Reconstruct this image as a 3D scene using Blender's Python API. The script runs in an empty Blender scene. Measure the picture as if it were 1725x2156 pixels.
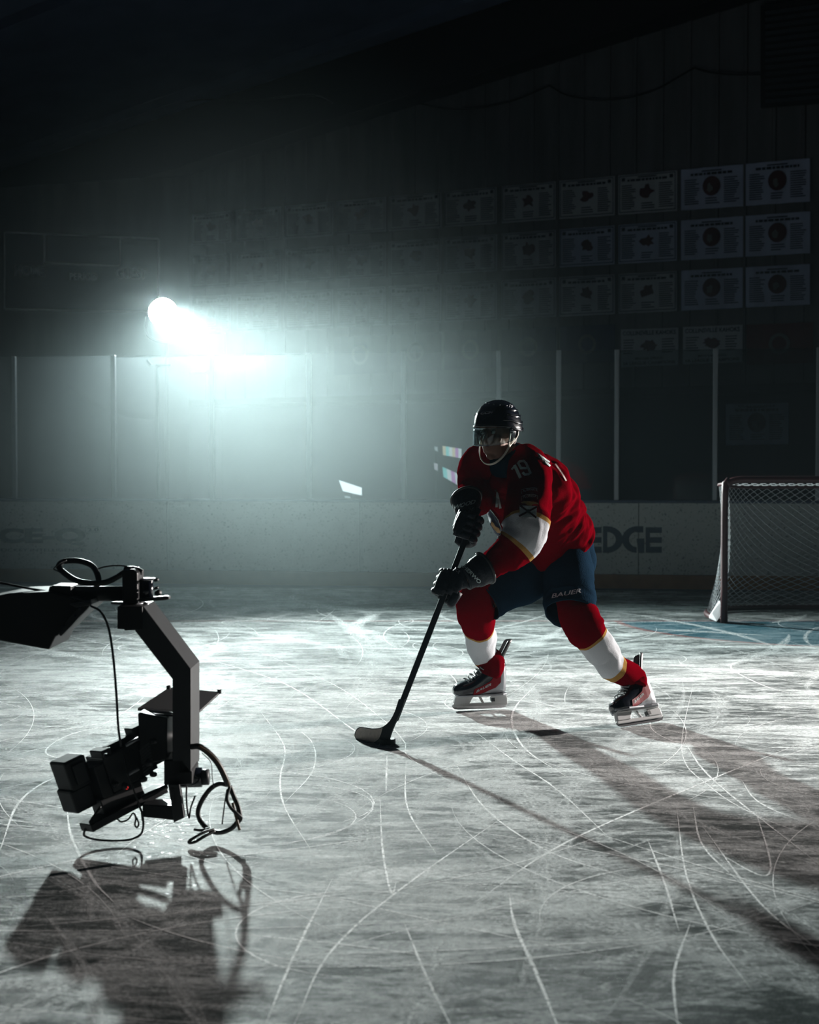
import bpy, bmesh, math, random
from mathutils import Vector, Matrix, noise
from mathutils.bvhtree import BVHTree

# ------------------------------------------------------------------ camera, world, lights
C = bpy.context.scene.collection
SC = bpy.context.scene
F_PX, CX, CY, CAMH = 2900.0, 862.5, 1078.0, 1.3
PITCH = math.atan(88.0 / F_PX)
cam_d = bpy.data.cameras.new('camera'); cam = bpy.data.objects.new('camera', cam_d); C.objects.link(cam)
cam.location = (0, 0, CAMH); cam.rotation_euler = (math.pi / 2 - PITCH, 0, 0)
cam_d.sensor_fit = 'HORIZONTAL'; cam_d.sensor_width = 24.0; cam_d.lens = F_PX / 1725.0 * 24.0
cam_d.clip_start = 0.05; cam_d.clip_end = 200
cam_d.dof.use_dof = True; cam_d.dof.focus_distance = 6.9; cam_d.dof.aperture_fstop = 2.8
SC.camera = cam
SC.view_settings.view_transform = 'Standard'; SC.view_settings.look = 'None'
SC.view_settings.exposure = 0.0; SC.view_settings.gamma = 1.0; SC.view_settings.use_curve_mapping = False
SC.cycles.transparent_max_bounces = 48
SC.cycles.max_bounces = 6; SC.cycles.diffuse_bounces = 2; SC.cycles.glossy_bounces = 2
SC.cycles.use_adaptive_sampling = True; SC.cycles.adaptive_threshold = 0.09; SC.cycles.adaptive_min_samples = 16
SC.cycles.volume_step_rate = 3.0; SC.cycles.volume_max_steps = 96
SC.cycles.volume_bounces = 1; SC.cycles.sample_clamp_indirect = 4.0
SC.cycles.use_denoising = True

world = bpy.data.worlds.new('world'); SC.world = world; world.use_nodes = True
world.node_tree.nodes['Background'].inputs[0].default_value = (0.20, 0.36, 0.75, 1)
world.node_tree.nodes['Background'].inputs[1].default_value = 0.0018

HAZE_D = 0.024
KEY_POS = Vector((-2.94, 16.5, 3.18))
def spot(name, loc, target, energy, color, size, blend, radius):
    l = bpy.data.lights.new(name, 'SPOT'); o = bpy.data.objects.new(name, l); C.objects.link(o)
    o.location = loc; o.rotation_euler = (Vector(target) - Vector(loc)).to_track_quat('-Z', 'Y').to_euler()
    l.energy = energy; l.color = color; l.spot_size = math.radians(size); l.spot_blend = blend; l.shadow_soft_size = radius
    return o
key = spot('key_spotlight', KEY_POS + Vector((0.03, -0.12, -0.01)), (1.7, 8.3, 0.0), 13000, (0.87, 1.0, 0.97), 74, 0.9, 0.12)
key.scale = (1.0, 0.47, 1.0)   # barn doors: a wide, flat beam
spot('side_spotlight', (8.3, 11.0, 1.8), (0.9, 7.0, 0.5), 8500, (1.0, 0.93, 0.88), 38, 0.8, 0.10)

# ------------------------------------------------------------------ pixel helpers
_cp, _sp = math.cos(PITCH), math.sin(PITCH)
CAMP = Vector((0, 0, CAMH))
def ray(px, py):
    a = (px - CX) / F_PX; b = (CY - py) / F_PX
    return Vector((a, _cp + b * _sp, -_sp + b * _cp))
def P(px, py, d):
    v = ray(px, py); return CAMP + v * (d / v.y)
def G(px, py, z=0.0):
    v = ray(px, py); return CAMP + v * ((z - CAMH) / v.z)
def onplane(px, py, p0, n):
    v = ray(px, py); return CAMP + v * ((Vector(p0) - CAMP).dot(n) / v.dot(n))

# ------------------------------------------------------------------ materials
def mat(name, col, rough=0.6, metal=0.0, spec=0.5, sheen=0.0, noise_amt=0.0, noise_scale=20.0, bump=0.0, bump_scale=60.0, coat=0.0):
    m = bpy.data.materials.new(name); m.use_nodes = True; nt = m.node_tree; b = nt.nodes['Principled BSDF']
    b.inputs['Base Color'].default_value = (*col, 1); b.inputs['Roughness'].default_value = rough
    b.inputs['Metallic'].default_value = metal; b.inputs['Specular IOR Level'].default_value = spec
    b.inputs['Coat Weight'].default_value = coat
    if sheen: b.inputs['Sheen Weight'].default_value = sheen; b.inputs['Sheen Roughness'].default_value = 0.4
    tc = nt.nodes.new('ShaderNodeTexCoord')
    if noise_amt:
        n = nt.nodes.new('ShaderNodeTexNoise'); n.inputs['Scale'].default_value = noise_scale; n.inputs['Detail'].default_value = 5
        nt.links.new(tc.outputs['Object'], n.inputs['Vector'])
        mx = nt.nodes.new('ShaderNodeMix'); mx.data_type = 'RGBA'
        mx.inputs[6].default_value = (*[c * (1 - noise_amt) for c in col], 1)
        mx.inputs[7].default_value = (*[min(1, c * (1 + noise_amt)) for c in col], 1)
        nt.links.new(n.outputs['Fac'], mx.inputs[0]); nt.links.new(mx.outputs[2], b.inputs['Base Color'])
    if bump:
        n = nt.nodes.new('ShaderNodeTexNoise'); n.inputs['Scale'].default_value = bump_scale; n.inputs['Detail'].default_value = 4
        nt.links.new(tc.outputs['Object'], n.inputs['Vector'])
        bp = nt.nodes.new('ShaderNodeBump'); bp.inputs['Strength'].default_value = bump; bp.inputs['Distance'].default_value = 0.01
        nt.links.new(n.outputs['Fac'], bp.inputs['Height']); nt.links.new(bp.outputs['Normal'], b.inputs['Normal'])
    return m

def emis(name, col, s):
    m = bpy.data.materials.new(name); m.use_nodes = True; b = m.node_tree.nodes['Principled BSDF']
    b.inputs['Base Color'].default_value = (*col, 1); b.inputs['Emission Color'].default_value = (*col, 1); b.inputs['Emission Strength'].default_value = s
    return m

def banded(name, bands, rough=0.8, sheen=0.0):
    """cloth whose colour changes in bands along the float attribute t (knitted stripes)"""
    m = mat(name, bands[0][1], rough, spec=0.0, bump=0.25, bump_scale=220)
    nt = m.node_tree; b = nt.nodes['Principled BSDF']
    at = nt.nodes.new('ShaderNodeAttribute'); at.attribute_name = 't'
    dv = nt.nodes.new('ShaderNodeMath'); dv.operation = 'DIVIDE'; dv.inputs[1].default_value = 10.0
    nt.links.new(at.outputs['Fac'], dv.inputs[0])
    cr = nt.nodes.new('ShaderNodeValToRGB'); cr.color_ramp.interpolation = 'CONSTANT'
    el = cr.color_ramp.elements
    el[0].position = 0; el[0].color = (*bands[0][1], 1)
    el.remove(el[1])
    for t, c in bands[1:]:
        e = el.new(t / 10.0); e.color = (*c, 1)
    nt.links.new(dv.outputs[0], cr.inputs['Fac']); nt.links.new(cr.outputs['Color'], b.inputs['Base Color'])
    return m

RED = (0.125, 0.0002, 0.004); GOLD = (0.36, 0.20, 0.06); WHITE = (0.52, 0.53, 0.56); NAVY = (0.012, 0.035, 0.09)
M = {}
M['black_metal'] = mat('black_metal', (0.008, 0.008, 0.010), 0.45, 0.3, noise_amt=0.3)
M['black_gloss'] = mat('black_gloss', (0.004, 0.006, 0.012), 0.18, 0, 0.5, coat=0.6)
M['black_plastic'] = mat('black_plastic', (0.008, 0.009, 0.011), 0.5, noise_amt=0.3)
M['dark_grey'] = mat('dark_grey', (0.03, 0.032, 0.035), 0.5, 0.2, noise_amt=0.2)
M['cable'] = mat('cable_rubber', (0.006, 0.006, 0.007), 0.5)
M['cable_warm'] = mat('cable_warm', (0.10, 0.06, 0.03), 0.5)
M['steel'] = mat('steel', (0.6, 0.6, 0.62), 0.22, 1.0)
M['silver'] = mat('silver_shell', (0.30, 0.31, 0.33), 0.35, 0.6)
M['red_cloth'] = mat('red_cloth', RED, 0.8, spec=0.0, bump=0.25, bump_scale=220)
M['white_cloth'] = mat('white_cloth', WHITE, 0.8, bump=0.2, bump_scale=200)
M['gold'] = mat('gold_thread', GOLD, 0.7)
M['navy'] = mat('navy_cloth', (0.008, 0.020, 0.036), 0.8, spec=0.0, bump=0.3, bump_scale=120)
M['print_white'] = mat('print_white', (0.42, 0.50, 0.50), 0.7)
M['print_grey'] = mat('print_grey', (0.34, 0.35, 0.38), 0.6)
M['glove'] = mat('glove_leather', (0.004, 0.007, 0.014), 0.5, spec=0.22, bump=0.3, bump_scale=90)
M['skin'] = mat('skin', (0.22, 0.12, 0.088), 0.6, spec=0.15, noise_amt=0.12, noise_scale=60)
M['beard'] = mat('stubble', (0.10, 0.055, 0.035), 0.8)
M['hair'] = mat('hair', (0.06, 0.03, 0.02), 0.6)
M['strap'] = mat('strap_ivory', (0.75, 0.70, 0.60), 0.5)
M['holder'] = mat('holder_white', (0.60, 0.60, 0.60), 0.4, noise_amt=0.08)
M['lace'] = mat('lace', (0.35, 0.37, 0.38), 0.7)
M['stick'] = mat('stick_carbon', (0.012, 0.016, 0.022), 0.35, noise_amt=0.3, noise_scale=90)
M['tape'] = mat('tape_beige', (0.75, 0.64, 0.58), 0.8, noise_amt=0.25, noise_scale=70)
M['rubber'] = mat('puck_rubber', (0.012, 0.012, 0.014), 0.55, bump=0.4, bump_scale=400)
M['print_navy'] = mat('board_print', (0.012, 0.035, 0.06), 0.5)
M['kick'] = mat('kick_plate_yellow', (0.24, 0.11, 0.04), 0.5, noise_amt=0.3, noise_scale=8)
M['cap'] = mat('cap_rail', (0.03, 0.05, 0.09), 0.5)
M['alu'] = mat('stanchion_aluminium', (0.26, 0.28, 0.30), 0.4, 0.6)
M['post_red'] = mat('goal_post_red', (0.035, 0.002, 0.005), 0.5)
M['cord'] = mat('net_cord', (0.42, 0.44, 0.46), 0.8)
M['pad'] = mat('canvas_pad', (0.75, 0.74, 0.76), 0.8, noise_amt=0.15, noise_scale=30)
M['banner_white'] = mat('banner_white', (0.32, 0.34, 0.38), 0.85, noise_amt=0.15, noise_scale=3)
M['banner_blue'] = mat('banner_blue', (0.30, 0.34, 0.48), 0.85, noise_amt=0.15, noise_scale=3)
M['banner_navy'] = mat('banner_navy', (0.01, 0.015, 0.05), 0.85)
M['banner_red'] = mat('banner_red', (0.06, 0.003, 0.006), 0.85)
M['ink'] = mat('banner_ink', (0.008, 0.010, 0.02), 0.85)
M['ink_red'] = mat('banner_ink_red', (0.05, 0.010, 0.014), 0.85)
M['ink_pale'] = mat('banner_ink_pale', (0.10, 0.10, 0.10), 0.85)
M['ceiling'] = mat('roof_lining', (0.07, 0.09, 0.15), 0.9, noise_amt=0.3, noise_scale=1.5)
M['beam'] = mat('rafter', (0.002, 0.002, 0.004), 0.8)
M['wall_low'] = mat('lower_wall', (0.012, 0.016, 0.022), 0.9, noise_amt=0.3)
M['concrete'] = mat('concrete', (0.05, 0.055, 0.06), 0.9, noise_amt=0.3)
M['lens_glow'] = emis('lamp_lens', (0.90, 1.0, 1.0), 650)
M['led_red'] = emis('record_lamp', (1.0, 0.03, 0.03), 1.5)

def corrugated():
    m = mat('corrugated_wall', (0.085, 0.085, 0.092), 0.85)
    nt = m.node_tree; b = nt.nodes['Principled BSDF']
    tc = nt.nodes.new('ShaderNodeTexCoord')
    n = nt.nodes.new('ShaderNodeTexNoise'); n.inputs['Scale'].default_value = 1.4; n.inputs['Detail'].default_value = 6
    mp = nt.nodes.new('ShaderNodeMapping'); mp.inputs['Scale'].default_value = (3, 3, 0.4)
    nt.links.new(tc.outputs['Object'], mp.inputs[0]); nt.links.new(mp.outputs[0], n.inputs['Vector'])
    cr = nt.nodes.new('ShaderNodeValToRGB'); cr.color_ramp.elements[0].color = (0.040, 0.040, 0.043, 1); cr.color_ramp.elements[1].color = (0.10, 0.10, 0.11, 1)
    nt.links.new(n.outputs['Fac'], cr.inputs[0]); nt.links.new(cr.outputs[0], b.inputs['Base Color'])
    return m
M['corrugated'] = corrugated()

def boards_mat():
    m = mat('dasher_board_white', (0.5, 0.5, 0.5), 0.45)
    nt = m.node_tree; b = nt.nodes['Principled BSDF']; tc = nt.nodes.new('ShaderNodeTexCoord')
    n = nt.nodes.new('ShaderNodeTexNoise'); n.inputs['Scale'].default_value = 42; n.inputs['Detail'].default_value = 3
    nt.links.new(tc.outputs['Object'], n.inputs['Vector'])
    cr = nt.nodes.new('ShaderNodeValToRGB'); e = cr.color_ramp.elements
    e[0].position = 0.30; e[0].color = (0.14, 0.15, 0.15, 1); e[1].position = 0.42; e[1].color = (0.46, 0.48, 0.46, 1)
    nt.links.new(n.outputs['Fac'], cr.inputs[0]); nt.links.new(cr.outputs[0], b.inputs['Base Color'])
    return m
M['boards'] = boards_mat()

def clear(name, tint, gloss, rough, haze=0.0):
    m = bpy.data.materials.new(name); m.use_nodes = True; nt = m.node_tree
    nt.nodes.remove(nt.nodes['Principled BSDF']); out = nt.nodes['Material Output']
    tr = nt.nodes.new('ShaderNodeBsdfTransparent'); tr.inputs[0].default_value = (*tint, 1)
    gl = nt.nodes.new('ShaderNodeBsdfGlossy'); gl.inputs['Roughness'].default_value = rough; gl.inputs['Color'].default_value = (0.9, 0.95, 1, 1)
    fr = nt.nodes.new('ShaderNodeFresnel'); fr.inputs[0].default_value = 1.45
    mu = nt.nodes.new('ShaderNodeMath'); mu.operation = 'MULTIPLY'; mu.inputs[1].default_value = gloss; nt.links.new(fr.outputs[0], mu.inputs[0])
    mx = nt.nodes.new('ShaderNodeMixShader'); nt.links.new(mu.outputs[0], mx.inputs[0]); nt.links.new(tr.outputs[0], mx.inputs[1]); nt.links.new(gl.outputs[0], mx.inputs[2])
    last = mx
    if haze:
        df = nt.nodes.new('ShaderNodeBsdfTranslucent'); df.inputs[0].default_value = (0.8, 0.9, 0.95, 1)
        m2 = nt.nodes.new('ShaderNodeMixShader'); m2.inputs[0].default_value = haze
        nt.links.new(mx.outputs[0], m2.inputs[1]); nt.links.new(df.outputs[0], m2.inputs[2]); last = m2
    nt.links.new(last.outputs[0], out.inputs['Surface'])
    return m
M['rink_glass'] = clear('rink_glass', (0.62, 0.68, 0.68), 0.35, 0.02, 0.02)
M['visor'] = clear('visor_plastic', (0.72, 0.80, 0.80), 0.8, 0.02, 0.015)

def ice_material():
    m = bpy.data.materials.new('ice'); m.use_nodes = True; nt = m.node_tree; N = nt.nodes; L = nt.links
    b = N['Principled BSDF']; tc = N.new('ShaderNodeTexCoord')
    def nz(scale, detail, rot, sc, rough=0.6, dist=0.0):
        mp = N.new('ShaderNodeMapping'); mp.inputs['Rotation'].default_value = (0, 0, rot); mp.inputs['Scale'].default_value = sc
        L.new(tc.outputs['Object'], mp.inputs[0]); n = N.new('ShaderNodeTexNoise')
        n.inputs['Scale'].default_value = scale; n.inputs['Detail'].default_value = detail; n.inputs['Roughness'].default_value = rough; n.inputs['Distortion'].default_value = dist
        L.new(mp.outputs[0], n.inputs['Vector']); return n.outputs['Fac']
    def ramp(x, a, c):
        r = N.new('ShaderNodeMapRange'); r.inputs[1].default_value = a; r.inputs[2].default_value = c; L.new(x, r.inputs[0]); return r.outputs[0]
    def op(o, x, y):
        r = N.new('ShaderNodeMath'); r.operation = o
        for k, v in enumerate((x, y)):
            if isinstance(v, (int, float)): r.inputs[k].default_value = v
            else: L.new(v, r.inputs[k])
        return r.outputs[0]
    big = ramp(nz(0.9, 8, 0.4, (1.0, 1.0, 1), 0.6, 0.5), 0.38, 0.62)
    s1 = ramp(nz(2.2, 11, 0.8, (0.55, 1.7, 1), 0.80, 0.5), 0.505, 0.575)
    s2 = ramp(nz(2.6, 11, -0.9, (0.5, 1.7, 1), 0.80, 0.5), 0.525, 0.595)
    s3 = ramp(nz(7.0, 9, 1.5, (0.5, 2.0, 1), 0.78, 0.3), 0.50, 0.60)
    fine = ramp(nz(45, 5, 0, (1, 1, 1), 0.85), 0.38, 0.66)
    grain = ramp(nz(170, 3, 0, (1, 1, 1), 0.8), 0.58, 0.66)
    st = op('MAXIMUM', op('MAXIMUM', s1, s2), op('MULTIPLY', s3, 0.7))
    snow = op('MULTIPLY', op('ADD', op('MULTIPLY', st, 0.72), op('MULTIPLY', big, 0.20)), op('ADD', op('MULTIPLY', fine, 0.85), 0.35))
    sp_ = N.new('ShaderNodeSeparateXYZ'); L.new(tc.outputs['Object'], sp_.inputs[0])
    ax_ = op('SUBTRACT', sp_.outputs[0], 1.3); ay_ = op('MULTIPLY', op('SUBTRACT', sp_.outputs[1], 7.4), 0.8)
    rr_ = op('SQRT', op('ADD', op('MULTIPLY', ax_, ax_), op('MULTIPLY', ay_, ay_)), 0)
    whiter = ramp(op('ADD', rr_, op('MULTIPLY', big, -1.2)), 3.4, 0.6)      # ice gets whiter towards the player's spot
    snow = op('ADD', op('MULTIPLY', snow, op('ADD', 0.58, op('MULTIPLY', whiter, 0.62))), op('MULTIPLY', whiter, 0.10))
    snow = op('ADD', snow, op('MULTIPLY', grain, 0.22))
    cl = N.new('ShaderNodeClamp'); L.new(snow, cl.inputs[0]); snow = cl.outputs[0]
    mx = N.new('ShaderNodeMix'); mx.data_type = 'RGBA'; L.new(snow, mx.inputs[0])
    mx.inputs[6].default_value = (0.042, 0.052, 0.052, 1); mx.inputs[7].default_value = (0.80, 0.82, 0.82, 1)
    # painted goal crease, under the ice: a blue half circle with a red rim, and the red goal line
    sx = N.new('ShaderNodeSeparateXYZ'); L.new(tc.outputs['Object'], sx.inputs[0])
    dx = op('SUBTRACT', sx.outputs[0], 3.62); dy = op('SUBTRACT', sx.outputs[1], 11.85)
    r = op('SQRT', op('ADD', op('MULTIPLY', dx, dx), op('MULTIPLY', dy, dy)), 0)
    infront = op('LESS_THAN', dy, 0.0)
    inside = op('MULTIPLY', op('LESS_THAN', r, 1.80), infront)
    rim = op('MULTIPLY', op('MULTIPLY', op('GREATER_THAN', r, 1.80), op('LESS_THAN', r, 1.86)), infront)
    gl = op('LESS_THAN', op('ABSOLUTE', dy, 0), 0.025)
    c2 = N.new('ShaderNodeMix'); c2.data_type = 'RGBA'; L.new(op('MULTIPLY', inside, 0.75), c2.inputs[0]); L.new(mx.outputs[2], c2.inputs[6]); c2.inputs[7].default_value = (0.01, 0.07, 0.10, 1)
    c3 = N.new('ShaderNodeMix'); c3.data_type = 'RGBA'; L.new(op('MULTIPLY', op('MAXIMUM', rim, gl), 0.6), c3.inputs[0]); L.new(c2.outputs[2], c3.inputs[6]); c3.inputs[7].default_value = (0.16, 0.03, 0.03, 1)
    L.new(c3.outputs[2], b.inputs['Base Color'])
    rr = N.new('ShaderNodeMapRange'); L.new(snow, rr.inputs[0]); rr.inputs[3].default_value = 0.17; rr.inputs[4].default_value = 0.7
    L.new(rr.outputs[0], b.inputs['Roughness']); b.inputs['IOR'].default_value = 1.31
    sr = N.new('ShaderNodeMapRange'); L.new(snow, sr.inputs[0]); sr.inputs[3].default_value = 0.022; sr.inputs[4].default_value = 0.001; L.new(sr.outputs[0], b.inputs['Specular IOR Level'])
    bp = N.new('ShaderNodeBump'); bp.inputs['Strength'].default_value = 0.55; bp.inputs['Distance'].default_value = 0.004
    L.new(fine, bp.inputs['Height']); L.new(bp.outputs[0], b.inputs['Normal'])
    return m
M['ice'] = ice_material()

def scratch_material(name, strength, col):
    m = bpy.data.materials.new(name); m.use_nodes = True; nt = m.node_tree; N = nt.nodes; L = nt.links
    b = N['Principled BSDF']; b.inputs['Base Color'].default_value = (*col, 1); b.inputs['Roughness'].default_value = 0.6; b.inputs['Specular IOR Level'].default_value = 0.01
    uv = N.new('ShaderNodeUVMap'); sx = N.new('ShaderNodeSeparateXYZ'); L.new(uv.outputs[0], sx.inputs[0])
    def op(o, x, y):
        r = N.new('ShaderNodeMath'); r.operation = o
        for k, v in enumerate((x, y)):
            if isinstance(v, (int, float)): r.inputs[k].default_value = v
            else: L.new(v, r.inputs[k])
        return r.outputs[0]
    v = sx.outputs[1]
    bell = op('MULTIPLY', op('MULTIPLY', v, op('SUBTRACT', 1.0, v)), 4.0)
    n = N.new('ShaderNodeTexNoise'); n.inputs['Scale'].default_value = 1.0; n.inputs['Detail'].default_value = 6; n.inputs['Roughness'].default_value = 0.75
    mp = N.new('ShaderNodeMapping'); mp.inputs['Scale'].default_value = (9.0, 7.0, 1); L.new(uv.outputs[0], mp.inputs[0]); L.new(mp.outputs[0], n.inputs['Vector'])
    tc = N.new('ShaderNodeTexCoord'); n2 = N.new('ShaderNodeTexNoise'); n2.inputs['Scale'].default_value = 70; n2.inputs['Detail'].default_value = 3
    L.new(tc.outputs['Object'], n2.inputs['Vector'])
    r = N.new('ShaderNodeMapRange'); L.new(n.outputs['Fac'], r.inputs[0]); r.inputs[1].default_value = 0.36; r.inputs[2].default_value = 0.62
    r2 = N.new('ShaderNodeMapRange'); L.new(n2.outputs['Fac'], r2.inputs[0]); r2.inputs[1].default_value = 0.3; r2.inputs[2].default_value = 0.65
    a = op('MULTIPLY', op('MULTIPLY', op('MULTIPLY', bell, r.outputs[0]), r2.outputs[0]), strength)
    cl = N.new('ShaderNodeClamp'); L.new(a, cl.inputs[0]); L.new(cl.outputs[0], b.inputs['Alpha'])
    return m
M['scratch_fine'] = scratch_material('skate_cut', 4.0, (0.97, 0.97, 0.97))
M['scratch_wide'] = scratch_material('snow_streak', 0.85, (0.80, 0.82, 0.82))

# ------------------------------------------------------------------ object helpers
def link(name, me, parent=None, smooth=False, props=None):
    o = bpy.data.objects.new(name, me); C.objects.link(o)
    if parent is not None: o.parent = parent; o.matrix_parent_inverse = Matrix.Translation(-parent.location) if parent.type == 'EMPTY' and parent.parent is None else Matrix.Identity(4)
    if smooth:
        me.polygons.foreach_set('use_smooth', [True] * len(me.polygons))
    return o
def mesh(name, verts, faces, m, parent=None, smooth=False, attr=None):
    me = bpy.data.meshes.new(name); me.from_pydata([tuple(v) for v in verts], [], faces); me.update()
    me.materials.append(m)
    if attr:
        a = me.attributes.new('t', 'FLOAT', 'POINT'); a.data.foreach_set('value', attr)
    return link(name, me, parent, smooth)
def tag(o, label=None, cat=None, group=None, kind=None):
    if label: o['label'] = label
    if cat: o['category'] = cat
    if group: o['group'] = group
    if kind: o['kind'] = kind
    return o
def thing(name, loc, label, cat, group=None):
    o = bpy.data.objects.new(name, None); C.objects.link(o); o.location = loc; o.empty_display_size = 0.1
    return tag(o, label, cat, group)

class MB:
    def __init__(s): s.v = []; s.f = []; s.t = []
    def add(s, vs, fs, t=None):
        n = len(s.v); s.v += [Vector(v) for v in vs]; s.f += [tuple(i + n for i in f) for f in fs]; s.t += (t or [0.0] * len(vs))
    def box(s, c, sx, sy, sz, R=None):
        vs = [Vector((x * sx / 2, y * sy / 2, z * sz / 2)) for x in (-1, 1) for y in (-1, 1) for z in (-1, 1)]
        if R is not None: vs = [R @ v for v in vs]
        s.add([v + Vector(c) for v in vs], [(0, 1, 3, 2), (4, 6, 7, 5), (0, 4, 5, 1), (2, 3, 7, 6), (0, 2, 6, 4), (1, 5, 7, 3)])
    def bar(s, a, b, w, h, up=(0, 0, 1)):
        a = Vector(a); b = Vector(b); d = (b - a); L = d.length; d.normalize(); u = Vector(up); x = d.cross(u)
        if x.length < 1e-4: x = d.cross(Vector((0, 1, 0)))
        x.normalize(); u = x.cross(d)
        R = Matrix((d, x, u)).transposed(); s.box((a + b) / 2, L, w, h, R)
    def tube(s, pts, rad, seg=10, closed=False, n=0, ell=None, up=None):
        pts = [Vector(p) for p in pts]
        if n: pts = catmull(pts, n, closed)
        rads = rad if isinstance(rad, (list, tuple)) else [rad] * len(pts)
        if len(rads) != len(pts):
            rads = [rads[min(len(rads) - 1, int(i * (len(rads) - 1) / max(1, len(pts) - 1) + 0.5))] for i in range(len(pts))]
        base = len(s.v); prev = Vector(up) if up else None; K = len(pts)
        for i, p in enumerate(pts):
            a = pts[(i - 1) % K] if (closed or i > 0) else p; b = pts[(i + 1) % K] if (closed or i < K - 1) else p
            d = (b - a)
            if d.length < 1e-9: d = Vector((0, 0, 1))
            d.normalize()
            if prev is None:
                prev = d.orthogonal()
            x = (prev - d * prev.dot(d))
            if x.length < 1e-6: x = d.orthogonal()
            x.normalize(); y = d.cross(x); prev = x
            for k in range(seg):
                an = 2 * math.pi * k / seg; ea, eb = (ell or (1, 1))
                s.v.append(p + (x * math.cos(an) * ea + y * math.sin(an) * eb) * rads[i]); s.t.append(0.0)
        rng = K if closed else K - 1
        for i in range(rng):
            for k in range(seg):
                a = base + i * seg + k; b = base + i * seg + (k + 1) % seg
                j = (i + 1) % K; c = base + j * seg + (k + 1) % seg; d_ = base + j * seg + k
                s.f.append((a, b, c, d_))
        if not closed:
            s.f.append(tuple(base + k for k in reversed(range(seg)))); s.f.append(tuple(base + (K - 1) * seg + k for k in range(seg)))
    def prism(s, poly, off):
        poly = [Vector(p) for p in poly]; n = len(poly); off = Vector(off)
        s.add(poly + [p + off for p in poly], [tuple(range(n)), tuple(range(2 * n - 1, n - 1, -1))] + [(i, i + n, (i + 1) % n + n, (i + 1) % n) for i in range(n)])
    def slab(s, px, d0, d1):
        """outline given in picture pixels at distance d0, extruded straight back to d1"""
        s.prism([P(x, y, d0) for x, y in px], (0, d1 - d0, 0))
    def cyl(s, a, b, r0, r1=None, seg=20):
        s.tube([a, b], [r0, r1 if r1 is not None else r0], seg)
    def ball(s, c, r, R=None, nu=16, nv=10):
        c = Vector(c); r = Vector(r) if not isinstance(r, (int, float)) else Vector((r, r, r)); vs = []; fs = []
        for j in range(nv + 1):
            th = math.pi * j / nv
            for i in range(nu):
                ph = 2 * math.pi * i / nu; v = Vector((math.sin(th) * math.cos(ph) * r.x, math.sin(th) * math.sin(ph) * r.y, math.cos(th) * r.z))
                vs.append(c + (R @ v if R is not None else v))
        for j in range(nv):
            for i in range(nu):
                fs.append((j * nu + i, j * nu + (i + 1) % nu, (j + 1) * nu + (i + 1) % nu, (j + 1) * nu + i))
        s.add(vs, fs)
    def build(s, name, m, parent=None, smooth=False, bevel=0.0, attr=False):
        o = mesh(name, s.v, s.f, m, parent, smooth, s.t if attr else None)
        bm = bmesh.new(); bm.from_mesh(o.data); bmesh.ops.recalc_face_normals(bm, faces=bm.faces); bm.to_mesh(o.data); bm.free()
        if bevel:
            md = o.modifiers.new('bevel', 'BEVEL'); md.width = bevel; md.segments = 2; md.limit_method = 'ANGLE'; md.angle_limit = math.radians(40)
        return o

def catmull(pts, n, closed=False):
    out = []; K = len(pts)
    for i in range(K if closed else K - 1):
        p1, p2 = pts[i], pts[(i + 1) % K]
        p0 = pts[(i - 1) % K] if (closed or i > 0) else p1 * 2 - p2
        p3 = pts[(i + 2) % K] if (closed or i < K - 2) else p2 * 2 - p1
        for k in range(n):
            t = k / n
            out.append(0.5 * ((2 * p1) + (-p0 + p2) * t + (2 * p0 - 5 * p1 + 4 * p2 - p3) * t * t + (-p0 + 3 * p1 - 3 * p2 + p3) * t ** 3))
    if not closed: out.append(pts[-1].copy())
    return out

def loft(rings, n=5, seg=40, lat=(1, 0, 0), fold=0.0, fscale=(30, 12), seed=0.0, caps=(True, True), power=2.0, foldaxis=0.0):
    """rings: (centre, a, b): half width along lat, half depth across; t = ring index"""
    mb = MB()
    data = [Vector((r[0][0], r[0][1], r[0][2])) for r in rings]
    cs = catmull(data, n)
    ab = catmull([Vector((r[1], r[2], 0)) for r in rings], n)
    K = len(cs); lat = Vector(lat)
    for i, c in enumerate(cs):
        d = (cs[min(i + 1, K - 1)] - cs[max(i - 1, 0)]).normalized()
        x = (lat - d * lat.dot(d)).normalized(); y = d.cross(x)
        for k in range(seg):
            an = 2 * math.pi * k / seg; ca, sa = math.cos(an), math.sin(an)
            e = 2.0 / power
            vx = math.copysign(abs(ca) ** e, ca) * ab[i].x; vy = math.copysign(abs(sa) ** e, sa) * ab[i].y
            p = c + x * vx + y * vy
            if fold:
                nn = (x * ca + y * sa)
                q1 = Vector((i / n * fscale[1] * 0.25 + foldaxis * ca, ca * 1.3, sa * 1.3 + seed))
                q2 = p * fscale[0] * 0.5
                f = noise.noise(q1) * 1.0 + abs(noise.noise(q1 * 2.1 + Vector((3, seed, 1)))) * -0.8 + noise.noise(q2) * 0.35
                p = p + nn * fold * f
            mb.v.append(p); mb.t.append(i / n)
    for i in range(K - 1):
        for k in range(seg):
            a = i * seg + k; b = i * seg + (k + 1) % seg
            mb.f.append((a, b, b + seg, a + seg))
    if caps[0]: mb.f.append(tuple(reversed(range(seg))))
    if caps[1]: mb.f.append(tuple((K - 1) * seg + k for k in range(seg)))
    return mb

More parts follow.
